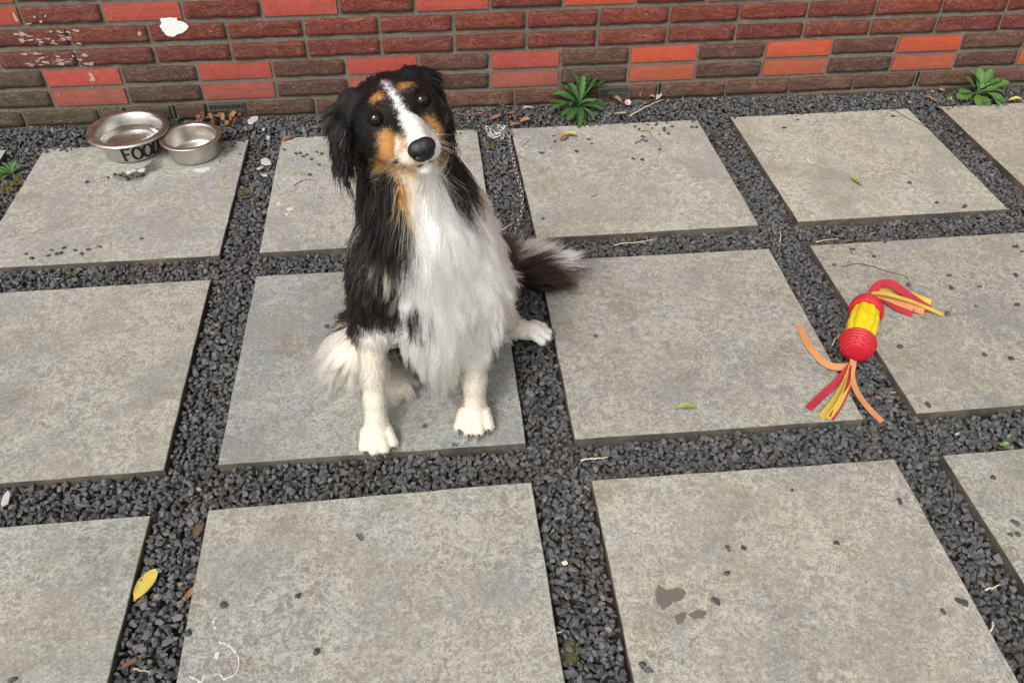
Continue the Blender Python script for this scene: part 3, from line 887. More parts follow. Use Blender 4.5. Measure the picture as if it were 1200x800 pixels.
strap([T0, (1.4842,0.3720,0.0450), (1.5032,0.3606,0.0550), (1.5245,0.3453,0.0450), (1.5531,0.3317,0.0280), (1.5746,0.3233,0.0150), (1.5939,0.3134,0.0060)], 0.020, M_WR, (-20, -40))
strap([T0, (1.4899,0.3724,0.0340), (1.5259,0.3635,0.0280), (1.5635,0.3464,0.0180), (1.5993,0.3271,0.0100)], 0.024, M_WY, (-20, -40))
strap([T0, (1.4901,0.3532,0.0260), (1.5242,0.3316,0.0200), (1.5550,0.3169,0.0140), (1.5757,0.3084,0.0090)], 0.022, M_WO, (-20, -40))
strap([T0, (1.4897,0.3388,0.0400), (1.5385,0.3242,0.0300), (1.5793,0.3121,0.0160), (1.6169,0.2947,0.0040)], 0.009, M_WY, (-10, -20))
strap([T0, (1.4973,0.3495,0.0180), (1.5183,0.3254,0.0100), (1.5479,0.3052,0.0060)], 0.020, M_WR, (-20, -30))

# ------------------------------------------------------------------ chain and its stake
M_CHAIN = simple('galvanised_wire', (0.55, 0.55, 0.53), 0.36, 0.2, 90, metallic=0.9)
M_IRON = simple('dark_iron', (0.09, 0.085, 0.08), 0.5, 0.3, 90, metallic=0.8)
def link_mesh(length, width, r):
    pts = []
    for i in range(18):
        a = 2 * math.pi * i / 18
        s = length / 2 - width / 2
        pts.append(Vector((math.cos(a) * width / 2 + (s if math.cos(a) > 1e-6 else -s), math.sin(a) * width / 2, 0)))
    vs, fs = [], []
    n = 6
    for i, q in enumerate(pts):
        t = (pts[(i + 1) % 18] - pts[i - 1]).normalized(); o = Vector((t.y, -t.x, 0))
        for k in range(n):
            a = 2 * math.pi * k / n
            vs.append(q + o * (r * math.cos(a)) + Vector((0, 0, r * math.sin(a))))
    for i in range(18):
        for k in range(n):
            fs.append((i * n + k, i * n + (k + 1) % n, ((i + 1) % 18) * n + (k + 1) % n, ((i + 1) % 18) * n + k))
    me = bpy.data.meshes.new('link')
    me.from_pydata(vs, [], fs); me.update()
    me.polygons.foreach_set('use_smooth', [True] * len(me.polygons)); me.materials.append(M_CHAIN)
    return me
chain = empty('chain', (0.6665,1.2609,-0.0100))
tag(chain, 'galvanised steel chain bunched in a tangle and running along the gravel behind the dog', 'chain')
LM = link_mesh(0.029, 0.0110, 0.0014)
def lay_chain(path, step=0.0205, roll0=0.0):
    P = smooth_path(path, 10)
    d = 0.0; last = P[0]; k = 0; nxt = 0.0; acc = 0.0
    for a, b in zip(P[:-1], P[1:]):
        seg = (b - a).length
        while acc + seg >= nxt:
            q = a.lerp(b, (nxt - acc) / max(seg, 1e-9))
            t = (b - a).normalized()
            rm = t.to_track_quat('X', 'Z').to_matrix() @ Matrix.Rotation(roll0 + (0.8 if k % 2 else -0.8) + rnd.uniform(-0.25, 0.25), 3, 'X')
            o = share('link', LM, chain)
            o.matrix_basis = Matrix.Translation(q - Vector(chain.location)) @ rm.to_4x4()
            k += 1; nxt += step
        acc += seg
lay_chain([(0.6928,1.2582,-0.0040), (0.6941,1.1453,-0.0060), (0.6946,1.0330,-0.0070), (0.6970,0.9442,-0.0070), (0.6898,0.8608,-0.0070), (0.6693,0.7829,-0.0070), (0.6458,0.7132,-0.0070), (0.6206,0.6409,-0.0080), (0.57, 0.60, -0.006), (0.53, 0.48, 0.004)])
kx, ky, kz = (0.6626,1.2472,0.0120)
loop = []
for i in range(34):
    a = i * 1.05
    loop.append((kx + 0.036 * math.cos(a) * (0.55 + 0.45 * math.sin(i * 0.9)), ky + 0.028 * math.sin(a) * (0.6 + 0.4 * math.cos(i * 1.7)), kz - 0.012 + 0.030 * (0.5 + 0.5 * math.sin(i * 2.3)) ))
lay_chain(loop, 0.0215)
stake = empty('ground_stake', (0.6815,1.3469,0.0000))
bm_obj('rod', bm_box(-0.004, 0.004, -0.004, 0.004, -0.05, 0.045, 0.0015), M_IRON, stake)
vs, fs = tube([(0.010 * math.cos(a * math.pi / 8), 0, 0.054 + 0.010 * math.sin(a * math.pi / 8)) for a in range(17)], 0.0024, 6, cap=False)
mesh_obj('eye_ring', vs, fs, M_IRON, stake, True)
tag(stake, 'short dark iron ground stake the chain is tied to, near the wall', 'stake')

# ------------------------------------------------------------------ weeds by the wall
def mat_leaf(name, a, b, rough=0.55, trans=0.0):
    t = NT(name)
    v = t.coord()
    n = t.noise(v, 55.0, 5, 0.6)
    rv = t.info('Random')
    c = t.mix(n, a, b)
    c = t.mix(1.0, c, t.ramp(rv, [(0.0, 0.78), (1.0, 1.18)]), 'MULTIPLY')
    return t.out(Base_Color=c, Roughness=rough, Specular_IOR_Level=0.35, Normal=t.bump(t.noise(v, 160.0, 4), 0.4, 0.0015))
M_GREEN = mat_leaf('weed_leaf', (0.026, 0.080, 0.018), (0.070, 0.155, 0.036))
M_GREEN2 = mat_leaf('fresh_weed_leaf', (0.045, 0.120, 0.024), (0.105, 0.215, 0.05))
M_BROWN = mat_leaf('dry_leaf', (0.16, 0.070, 0.036), (0.36, 0.19, 0.11), 0.75)
M_TAN = mat_leaf('pale_dry_leaf', (0.30, 0.22, 0.14), (0.52, 0.42, 0.30), 0.75)
M_YLEAF = mat_leaf('yellow_leaf', (0.62, 0.44, 0.06), (0.78, 0.64, 0.16), 0.5)
M_YGREEN = mat_leaf('yellow_green_leaf', (0.22, 0.27, 0.07), (0.48, 0.46, 0.16), 0.5)
M_BUD = mat_leaf('green_sprig', (0.16, 0.42, 0.05), (0.34, 0.62, 0.10), 0.5)
M_TWIG = mat_leaf('twig', (0.07, 0.045, 0.030), (0.16, 0.11, 0.07), 0.8)
M_STRAW = mat_leaf('straw', (0.50, 0.42, 0.28), (0.70, 0.62, 0.46), 0.7)
M_PINK = mat_leaf('pink_petal', (0.72, 0.30, 0.32), (0.85, 0.50, 0.50), 0.6)
M_CHIPW = simple('white_chip', (0.46, 0.45, 0.42), 0.7, 0.15, 120)
M_TERRA = simple('terracotta_pebble', (0.34, 0.18, 0.12), 0.8, 0.25, 160, bump=0.3)
M_PEB = NT('loose_basalt')
_v = M_PEB.coord(); _n = M_PEB.noise(_v, 300.0, 4, 0.6)
M_PEB = M_PEB.out(Base_Color=M_PEB.mix(_n, (0.032, 0.032, 0.034), (0.085, 0.085, 0.088)), Roughness=0.6, Specular_IOR_Level=0.45)

def leaf_mesh(length, width, bend, fold=0.25, teeth=0, shape=0.5, nseg=12, curl=0.0, petiole=0.0, seed=0):
    """blade along +X from the origin, bending in Z; tooth edges if teeth > 0; a real thickness."""
    r = random.Random(seed)
    top, faces = [], []
    rows = []
    for i in range(nseg + 1):
        u = i / nseg
        if u < petiole: w = 0.10
        else:
            q = (u - petiole) / (1 - petiole)
            w = (q ** shape) * ((1 - q) ** 0.55) * 1.9
        w = max(w, 0.03) * width / 2
        if teeth and petiole < u < 0.96: w *= (1.22 if i % 2 else 0.82)
        x = length * u
        z = bend * length * (u - u * u * 1.15) * 1.6
        zz = curl * length * math.sin(u * 5 + seed) * 0.2
        rows.append((x, w, z + zz))
    vs = []
    th = 0.0005
    for sgn in (1, -1):
        for x, w, z in rows:
            for k, f in ((-1, fold), (-0.5, fold * 0.45), (0, 0), (0.5, fold * 0.45), (1, fold)):
                vs.append((x + r.uniform(-1, 1) * 0.01 * width, k * w, z + abs(k) * f * w + sgn * th / 2 + r.uniform(-0.015, 0.015) * width))
    n5 = 5 * (nseg + 1)
    fs = []
    for i in range(nseg):
        for k in range(4):
            a = i * 5 + k
            fs.append((a, a + 5, a + 6, a + 1))
            fs.append((n5 + a, n5 + a + 1, n5 + a + 6, n5 + a + 5))
    rim = [i * 5 for i in range(nseg + 1)] + [nseg * 5 + k for k in range(1, 5)] + [i * 5 + 4 for i in range(nseg - 1, -1, -1)] + [3, 2, 1]
    for i in range(len(rim)):
        a, b = rim[i], rim[(i + 1) % len(rim)]
        fs.append((a, b, n5 + b, n5 + a))
    return vs, fs

def leaf_data(mat, **kw):
    vs, fs = leaf_mesh(**kw)
    me = bpy.data.meshes.new('leaf')
    me.from_pydata(vs, [], fs); me.update()
    me.polygons.foreach_set('use_smooth', [True] * len(me.polygons))
    me.materials.append(mat)
    return me

weed = empty('weed', (*wall_pt(1.605, 0, 0.034).xy, 0.012))
tag(weed, 'dark green weed rosette with long serrated leaves growing against the wall', 'weed')
wl = [leaf_data(M_GREEN, length=0.118, width=0.030, bend=b, fold=0.30, teeth=1, shape=0.75, nseg=16, petiole=0.12, seed=i) for i, b in enumerate((0.10, 0.28, 0.45, 0.20))]
wr = random.Random(21)
# (azimuth from +X in degrees, rise in degrees, length factor)
for az, el, k in ((172, 30, 1.0), (160, 48, 1.0), (150, 22, 0.85), (185, 18, 1.0), (200, 12, 1.0), (218, 6, 0.95), (238, 2, 1.0), (255, -4, 1.0), (272, -6, 0.95), (290, -4, 0.85), (8, 26, 1.1), (18, 40, 1.15), (30, 52, 1.1), (352, 12, 0.85), (335, 4, 0.7), (120, 72, 1.0), (70, 68, 1.05), (45, 58, 1.0), (140, 56, 0.95), (205, 40, 0.8), (330, 34, 0.7), (180, 60, 0.8), (0, 60, 0.85), (228, 30, 0.7)):
    share('leaf', wr.choice(wl), weed, (0, 0, 0.004), (math.radians(wr.uniform(-25, 25)), -math.radians(el), math.radians(az + wr.uniform(-8, 8))), (k * wr.uniform(0.75, 1.0), k * wr.uniform(0.7, 1.05), k * wr.uniform(0.8, 1.3)))

weed2 = empty('weed', (*wall_pt(2.955, 0, 0.055).xy, 0.004))
tag(weed2, 'bright green broad-leaved weed growing at the wall beside the corner slab', 'weed')
bl = [leaf_data(M_GREEN2, length=0.085, width=0.046, bend=b, fold=0.22, teeth=0 if i % 2 else 1, shape=1.0, nseg=12, petiole=0.25, seed=40 + i) for i, b in enumerate((0.15, 0.32, 0.5))]
for az, el, k in ((170, 48, 0.9), (196, 14, 1.0), (205, 6, 1.2), (250, -2, 0.9), (275, -4, 0.9), (300, 0, 1.05), (318, 0, 1.1), (340, 14, 1.0), (355, 24, 1.25), (8, 30, 1.1), (100, 72, 1.0), (140, 64, 1.0), (30, 55, 1.05), (15, 45, 0.75), (330, 30, 0.75)):
    share('leaf', wr.choice(bl), weed2, (0, 0, 0.004), (math.radians(wr.uniform(-25, 25)), -math.radians(el), math.radians(az)), (k, k, k))
weed3 = empty('weed', (-0.7609,1.1816,-0.0120))
tag(weed3, 'small green weed in the gravel at the left edge beside the bowl slab', 'weed')
sl = leaf_data(M_GREEN, length=0.045, width=0.014, bend=0.2, shape=0.8, nseg=8, petiole=0.1, seed=71)
for az, el in ((190, 20), (170, 30), (215, 10), (140, 40), (100, 30), (20, 30), (250, 10), (60, 45), (230, 25), (155, 12)):
    share('leaf', sl, weed3, (0, 0, 0), (math.radians(wr.uniform(-20, 20)), -math.radians(el), math.radians(az)), (1, 1, 1))
def sprout(p, n, label, mat=M_BUD, s=1.0, size=0.02):
    o = empty('sprout', p)
    me = leaf_data(mat, length=size, width=size * 0.45, bend=0.2, nseg=6, shape=0.8, petiole=0.2, seed=int(p[0] * 1000))
    for i in range(n):
        share('leaf', me, o, (0, 0, 0), (0, -math.radians(wr.uniform(5, 55)), wr.uniform(0, 6.28)), (s, s, s))
    return tag(o, label, 'sprout')
sprout((-0.3334,1.4159,0.0120), 6, 'tiny green sprout at the wall behind the two bowls', M_GREEN2)
sprout((0.6951,1.4157,0.0120), 8, 'tiny green sprout at the wall beside the iron stake', M_GREEN2)
sprout((0.6468,1.4003,0.0100), 4, 'thin green sprout left of the iron stake', M_GREEN2)
sprout((2.1817,1.3529,0.0040), 5, 'pale green sprout in front of the broad-leaved weed', M_BUD, 0.8)
sprout((2.2102,1.3503,0.0040), 4, 'small green sprout under the broad-leaved weed', M_GREEN2, 0.8)
sprout((1.5478,-0.0858,-0.0120), 3, 'bright green sprig on the gravel at the right edge', M_BUD, 1.0, 0.022)
# moss cushions
M_MOSS = simple('moss', (0.085, 0.075, 0.018), 0.95, 0.5, 300, bump=0.8)
def moss(p, r, label, seed):
    q = random.Random(seed)
    bm = bmesh.new()
    for _ in range(16):
        a, d = q.uniform(0, 6.28), r * math.sqrt(q.random())
        bmesh.ops.create_icosphere(bm, subdivisions=2, radius=q.uniform(0.004, 0.008), matrix=Matrix.Translation((d * math.cos(a), d * math.sin(a), q.uniform(-0.003, 0.001))))
    for v in bm.verts: v.co += Vector((q.uniform(-1, 1), q.uniform(-1, 1), q.uniform(-1, 1))) * 0.0013
    return tag(bm_obj('moss', bm, M_MOSS, loc=p), label, 'moss', kind='stuff')
moss((-0.7392,1.1404,-0.0140), 0.026, 'yellowish moss cushion in the gravel at the left edge', 5)
moss((-0.7496,1.0999,-0.0140), 0.024, 'olive moss patch in the gravel at the left edge', 9)
moss((-0.0861,1.0275,-0.0160), 0.020, 'olive moss patch in the gravel right of the bowl slab', 6)
moss((0.6169,-0.4402,-0.0160), 0.022, 'olive moss patch in the gravel joint at the bottom', 7)
moss((0.6335,1.2175,-0.0140), 0.014, 'mossy patch in the gravel by the tangled chain', 8)

# ------------------------------------------------------------------ fallen leaves
def fallen(p, az, length, width, mat, label, cat='leaf', bend=0.15, fold=0.3, group=None, tilt=0.0, roll=0.0, curl=0.3, name='fallen_leaf'):
    me = leaf_data(mat, length=length, width=width, bend=bend, fold=fold, shape=0.62, nseg=12, curl=curl, petiole=0.06, seed=int(abs(p[0]) * 1e4) % 97)
    o = bpy.data.objects.new(name, me)
    d = Vector((math.cos(math.radians(az)), math.sin(math.radians(az)), 0)) * length / 2
    o.location = (p[0] - d.x, p[1] - d.y, p[2])
    o.rotation_euler = (math.radians(roll), math.radians(tilt), math.radians(az))
    link(o)
    return tag(o, label, cat, group)
fallen((-0.0875,-0.2477,-0.0080), 70, 0.066, 0.034, M_YLEAF, 'large yellow leaf on the gravel joint near the bottom left', bend=0.10, fold=0.15, curl=0.1)
fallen((-0.0105,-0.2747,-0.0090), 62, 0.040, 0.014, M_BROWN, 'small brown leaf on the gravel beside the yellow leaf')
fallen((1.6575,0.8934,0.0030), 280, 0.052, 0.022, M_YGREEN, 'yellow green leaf with stalk on the slab beside the back wall')
fallen((0.9400,0.0624,0.0030), 5, 0.046, 0.020, M_YGREEN, 'olive green leaf near the front edge of the slab right of the dog')
fallen((1.4271,1.1160,-0.0100), 170, 0.022, 0.010, M_YLEAF, 'tiny yellow leaf in the gravel joint near the back wall')
fallen((0.8816,1.2368,0.0040), 340, 0.050, 0.024, M_YGREEN, 'faded green leaf lying below the serrated weed')
fallen((0.8596,1.2152,0.0050), 50, 0.042, 0.020, M_BROWN, 'dark red brown leaf on the slab below the serrated weed')
fallen((-0.4488,0.6736,-0.0100), 90, 0.028, 0.022, M_GREEN2, 'round green leaf on the gravel below the bowl slab', bend=0.05, fold=0.1)
fallen((0.2754,-0.1939,0.0030), 310, 0.020, 0.008, M_TWIG, 'tiny dark curled leaf on the slab below the dog')
fallen((0.6041,1.3785,0.0140), 20, 0.046, 0.016, M_BROWN, 'curled tan leaf by the wall left of the tangled chain')
fallen((0.6583,1.3446,0.0140), 35, 0.052, 0.022, M_BROWN, 'folded brown leaf right behind the tangled chain', fold=0.7)
fallen((0.7102,1.3747,0.0140), 15, 0.044, 0.016, M_BROWN, 'thin brown leaf by the wall right of the iron stake')
fallen((0.7188,1.3031,0.0120), 200, 0.034, 0.024, M_BROWN, 'reddish leaf against the slab edge beside the chain')
fallen((0.7505,1.3209,0.0130), 10, 0.040, 0.024, M_BROWN, 'crumpled orange brown leaf beside the red leaf by the chain', fold=0.6)
fallen((0.7714,1.4047,0.0140), 25, 0.042, 0.018, M_TAN, 'pale tan leaf on the gravel left of the serrated weed', fold=0.5)
fallen((0.8310,1.3346,0.0140), 85, 0.030, 0.013, M_BROWN, 'small brown leaf below the left side of the serrated weed')
fallen((1.0480,1.4241,0.0220), 320, 0.075, 0.026, M_BROWN, 'long brown curled leaf below the small vent', fold=0.7)
fallen((1.0606,1.3429,0.0140), 15, 0.046, 0.014, M_TAN, 'tan leaf under the pink flower')
fallen((1.1502,1.4417,0.0300), 60, 0.040, 0.016, M_BROWN, 'upright brown leaf at the wall right of the small vent', tilt=-55, fold=0.6)
fallen((1.1754,1.4209,0.0180), 330, 0.036, 0.018, M_BROWN, 'curled brown leaf leaning on the wall by the open joint', tilt=-20, fold=0.6)
fallen((1.2108,1.4280,0.0220), 20, 0.036, 0.032, M_TAN, 'crumpled white leaf at the open joint in the wall', fold=0.6, curl=0.8)
fallen((1.4007,1.4213,0.0080), 350, 0.040, 0.018, M_TAN, 'pale beige leaf on the gravel under the wall')
fallen((1.3458,1.4221,0.0100), 60, 0.026, 0.007, M_YLEAF, 'narrow yellow leaf on the gravel under the wall')
fallen((1.5152,1.3985,0.0080), 85, 0.024, 0.012, M_BROWN, 'small brown leaf standing on the gravel under the wall', tilt=-30)
fallen((1.6893,1.3480,0.0040), 80, 0.030, 0.012, M_YGREEN, 'faded green leaf on the gravel behind the back slab')
fallen((2.1165,1.3713,0.0040), 320, 0.050, 0.014, M_BROWN, 'pinkish brown leaf in front of the broad-leaved weed')
fallen((2.3898,1.3280,0.0100), 350, 0.048, 0.018, M_YLEAF, 'yellow tan leaf at the right edge under the weed', fold=0.4)
fallen((2.2921,1.3304,0.0040), 10, 0.050, 0.020, M_TWIG, 'dark wilted leaf under the broad-leaved weed')
fallen((0.0171,1.2908,0.0030), 25, 0.044, 0.020, M_BROWN, 'flat brown leaf at the slab corner left of the dog ear', fold=0.1)
fallen((-0.0797,-0.3885,-0.0100), 40, 0.036, 0.012, M_BROWN, 'brown leaf scrap on the gravel at the bottom left')
fallen((-0.0170,-0.1422,-0.0100), 70, 0.040, 0.020, M_TWIG, 'dark leaf wedged against the slab below the gravel crossing')
hr = random.Random(77)
for i in range(38):
    x, y = hr.uniform(228, 284), hr.uniform(133, 149)
    if x < 250: y = hr.uniform(140, 147)
    z = 0.017 + hr.uniform(0, 0.018)
    base_p = Vector((-0.2047,1.4116,0.0140))
    p = (base_p.x + (x - 256) / 395.0, base_p.y - (y - 141) / 185.0, z)
    fallen(p, hr.uniform(0, 360), hr.uniform(0.020, 0.032), hr.uniform(0.013, 0.022), M_BROWN, 'crumpled brown leaf in the heap under the left vent', group='brown leaf heap under the vent', tilt=hr.uniform(-40, 40), roll=hr.uniform(-50, 50), fold=0.8, curl=1.0)
for k, (p, lab) in enumerate((((-0.6874,1.4709,0.0120), 'tan leaf scrap against the wall left of the bowls'), ((-0.6365,1.4835,0.0120), 'pale leaf scrap against the wall behind the larger bowl'), ((-0.6515,1.4619,0.0120), 'greenish leaf scrap against the wall left of the bowls'))):
    fallen(p, 20 + 60 * k, 0.026, 0.012, (M_BROWN, M_TAN, M_YGREEN)[k], lab, fold=0.6)

# pink flower
fl = empty('fallen_flower', (1.0928,1.3936,0.0200))
tag(fl, 'small pink flower lying on the gravel below the wall', 'flower')
pm = leaf_data(M_PINK, length=0.016, width=0.016, bend=0.35, fold=0.2, nseg=6, shape=0.5, seed=3)
for i in range(6):
    share('petal', pm, fl, (0, 0, 0), (0, math.radians(-50), i * math.pi / 3), (1, 1, 1))
bm = bmesh.new(); bmesh.ops.create_icosphere(bm, subdivisions=2, radius=0.0042, matrix=Matrix.Translation((0, 0, 0.002)))
bm_obj('flower_centre', bm, simple('flower_centre', (0.10, 0.015, 0.015), 0.8), fl, True)
fl.rotation_euler = (math.radians(35), 0, 0)

# twigs and straws
def twig(pts, r, mat, label, name='twig', cat='twig'):
    P = smooth_path(pts, 5)
    P = [q + Vector((rnd.uniform(-1, 1), rnd.uniform(-1, 1), 0)) * r * 0.8 for q in P]
    o0 = P[0].copy()
    vs, fs = tube([q - o0 for q in P], [r * (1 - 0.5 * i / len(P)) for i in range(len(P))], 6)
    return tag(mesh_obj(name, vs, fs, mat, None, True, o0), label, cat)
twig([(0.7001,-0.0477,-0.0080), (0.7292,-0.0462,-0.0080), (0.7549,-0.0454,-0.0080)], 0.0020, M_STRAW, 'straight pale straw on the gravel right of the dog', 'straw', 'straw')
twig([(1.0869,1.3230,0.0140), (1.1329,1.3580,0.0180), (1.1740,1.3904,0.0180), (1.2212,1.4209,0.0160)], 0.0022, M_STRAW, 'long pale stalk on the gravel beside the pink flower', 'straw', 'straw')
twig([(0.6152,0.7462,-0.0060), (0.6326,0.7616,-0.0040), (0.6577,0.7825,-0.0060)], 0.0018, M_STRAW, 'short pale straw crossing the gravel by the chain', 'straw', 'straw')
twig([(1.4547,0.5020,0.0020), (1.4976,0.5092,0.0030), (1.5318,0.4951,0.0030), (1.5620,0.4722,0.0020), (1.5968,0.4513,0.0020), (1.5985,0.4268,0.0020)], 0.0011, M_TWIG, 'thin bent twig on the slab above the toy')
twig([(0.6911,1.1415,0.0020), (0.7140,1.1173,0.0030), (0.7302,1.1024,0.0020)], 0.0010, M_TWIG, 'thin twig on the slab beside the chain')
twig([(0.7265,1.1816,0.0010), (0.7523,1.2217,0.0010)], 0.0007, M_TWIG, 'hair-thin twig on the slab right of the tangled chain')
twig([(0.0580,1.0165,0.0020), (0.0779,1.0389,0.0040), (0.1080,1.0488,0.0020)], 0.0011, M_TWIG, 'curved twig on the slab left of the dog neck')
twig([(1.1101,1.2473,0.0020), (1.1296,1.2381,0.0030), (1.1361,1.1955,0.0020), (1.1469,1.1622,0.0020), (1.1376,1.1228,0.0010)], 0.0009, M_TWIG, 'thin reddish twig among the pebbles on the back slab')
twig([(1.0714,1.1692,0.0020), (1.0836,1.1769,0.0030), (1.1081,1.1907,0.0030)], 0.0018, M_TWIG, 'short thick twig among the pebbles on the back slab')
twig([(1.9666,1.3027,0.0020), (1.9843,1.2417,0.0020), (2.0095,1.1990,0.0020), (2.0415,1.0984,-0.0080)], 0.0009, M_TWIG, 'long thin stalk over the slab corner near the broad-leaved weed')
twig([(0.8857,0.8806,0.0020), (0.8964,0.8869,0.0030), (0.9070,0.8919,0.0020)], 0.0012, M_BROWN, 'small red twig in the middle of the back slab')
twig([(0.9093,0.6654,-0.0100), (0.9368,0.6676,-0.0080), (0.9732,0.6680,-0.0080), (1.0258,0.6786,-0.0080)], 0.0013, M_STRAW, 'thin straw along the gravel joint above the large slab', 'straw', 'straw')
twig([(1.3456,-0.4026,-0.0080), (1.3593,-0.3996,-0.0070), (1.3737,-0.3960,-0.0070)], 0.0020, M_STRAW, 'pale straw on the gravel joint at the right', 'straw', 'straw')
twig([(1.3120,-0.4776,-0.0080), (1.3212,-0.4683,-0.0070), (1.3275,-0.4596,-0.0070)], 0.0020, M_STRAW, 'short straw in the gravel joint at the lower right', 'straw', 'straw')
twig([(1.4382,0.6258,-0.0080), (1.4725,0.6309,-0.0070), (1.5048,0.6351,-0.0080)], 0.0012, M_STRAW, 'thin white straw in the gravel joint beside the toy slab', 'straw', 'straw')
twig([(1.3448,0.6366,-0.0080), (1.3529,0.6550,-0.0050), (1.3623,0.6864,-0.0080)], 0.0016, M_STRAW, 'white splinter at the gravel crossing above the toy', 'straw', 'straw')
twig([(-0.0727,-0.4003,-0.0080), (-0.0583,-0.4051,-0.0070), (-0.0464,-0.4072,-0.0080)], 0.0013, M_STRAW, 'thin straw in the gravel joint at the bottom left', 'straw', 'straw')
twig([(1.3898,0.0717,-0.0080), (1.4037,0.0729,-0.0080)], 0.0012, M_CHIPW, 'white splinter on the gravel below the toy', 'straw', 'straw')
twig([(1.3235,0.2293,-0.0060), (1.3378,0.2461,-0.0040), (1.3567,0.2614,-0.0060)], 0.0014, M_STRAW, 'pale straw in the gravel left of the toy', 'straw', 'straw')
twig([(0.6002,-0.4084,-0.0080), (0.6120,-0.4046,-0.0060)], 0.0014, M_STRAW, 'small straw near the moss at the bottom', 'straw', 'straw')
twig([(1.5637,0.2960,0.0020), (1.5734,0.2858,0.0020)], 0.0010, M_TWIG, 'small twig beside the toy straps')

# white scraps in the gravel
def scrap(pts, label, z=-0.006, mat=M_CHIPW, t=0.002, cat='scrap'):
    P = [(a, b, z) for a, b, _ in pts]
    o = slab_patch('white_scrap', P, (0, 0, 1), t, mat, None)
    return tag(o, label, cat)
scrap([(-0.1140,1.3966,0.0000), (-0.1014,1.4239,0.0000), (-0.0827,1.4222,0.0000), (-0.0801,1.3991,0.0000), (-0.0954,1.3724,0.0000), (-0.1085,1.3736,0.0000)], 'grey printed paper scrap on the gravel by the leaf heap', 0.016)
scrap([(-0.0538,1.1885,0.0000), (-0.0399,1.1973,0.0000), (-0.0227,1.1756,0.0000), (-0.0181,1.1553,0.0000), (-0.0375,1.1521,0.0000), (-0.0485,1.1630,0.0000)], 'white scrap in the gravel joint right of the small bowl')
scrap([(-0.0600,1.1346,0.0000), (-0.0468,1.1481,0.0000), (-0.0388,1.1424,0.0000), (-0.0520,1.1290,0.0000)], 'thin white scrap below the larger white scrap by the bowls')
scrap([(-0.0414,1.0991,0.0000), (-0.0272,1.1026,0.0000), (-0.0232,1.0879,0.0000), (-0.0354,1.0891,0.0000)], 'tiny white scrap in the joint right of the bowls')
scrap([(-0.0684,1.3644,0.0000), (-0.0584,1.3690,0.0000), (-0.0554,1.3411,0.0000), (-0.0633,1.3418,0.0000)], 'white chip on the gravel near the paper scrap', 0.008)
scrap([(-0.0504,1.3188,0.0000), (-0.0368,1.3121,0.0000), (-0.0372,1.2907,0.0000), (-0.0455,1.2968,0.0000)], 'white chip at the gravel corner near the bowls', 0.002)
scrap([(-0.3876,-0.0474,0.0000), (-0.3889,-0.0294,0.0000), (-0.3835,-0.0179,0.0000), (-0.3754,-0.0288,0.0000), (-0.3736,-0.0488,0.0000), (-0.3819,-0.0558,0.0000)], 'bright white scrap on the gravel at the left edge', -0.004)
scrap([(-0.1840,1.3917,0.0000), (-0.1689,1.3959,-0.0000), (-0.1639,1.3787,0.0000), (-0.1789,1.3745,0.0000)], 'white flake in front of the leaf heap', 0.014)
scrap([(-0.0348,-0.0486,0.0000), (-0.0287,-0.0472,0.0000), (-0.0233,-0.0518,0.0000), (-0.0274,-0.0554,0.0000)], 'cream coloured chip at the gravel crossing left of the dog', -0.004, M_TAN)
scrap([(0.6280,-0.2773,0.0000), (0.6375,-0.2748,0.0000), (0.6394,-0.2820,0.0000), (0.6314,-0.2846,0.0000)], 'yellowish chip in the gravel joint at the bottom', -0.004, M_STRAW)
scrap([(1.4681,-0.0564,0.0000), (1.4790,-0.0528,0.0000), (1.4767,-0.0572,0.0000), (1.4675,-0.0609,0.0000)], 'tiny white flake in the gravel below the toy slab', -0.006)

# ------------------------------------------------------------------ loose stones
peb_meshes = []
for i in range(10):
    V, F = CHIPS[i]
    bm = bmesh.new()
    vv = [bm.verts.new(q) for q in V]
    for f in F: bm.faces.new([vv[j] for j in f])
    bmesh.ops.bevel(bm, geom=list(bm.edges), offset=0.10, segments=1, affect='EDGES')
    bmesh.ops.recalc_face_normals(bm, faces=bm.faces)
    me = bpy.data.meshes.new('loose_pebble'); bm.to_mesh(me); bm.free()
    zmin = min(v.co.z for v in me.vertices)
    for v in me.vertices: v.co.z -= zmin
    me.polygons.foreach_set('use_smooth', [False] * len(me.polygons))
    me.materials.append(M_PEB)
    peb_meshes.append(me)
def pebble(p, s, label, group, mat=None, name='loose_pebble'):
    me = rnd.choice(peb_meshes)
    if mat:
        me = me.copy(); me.materials.clear(); me.materials.append(mat)
    o = share(name, me, None, (p[0], p[1], p[2]), (0, 0, rnd.uniform(0, 6.28)), (s, s, s * 0.9))
    return tag(o, label, 'pebble', group)
G1 = 'loose black pebbles on the slabs'
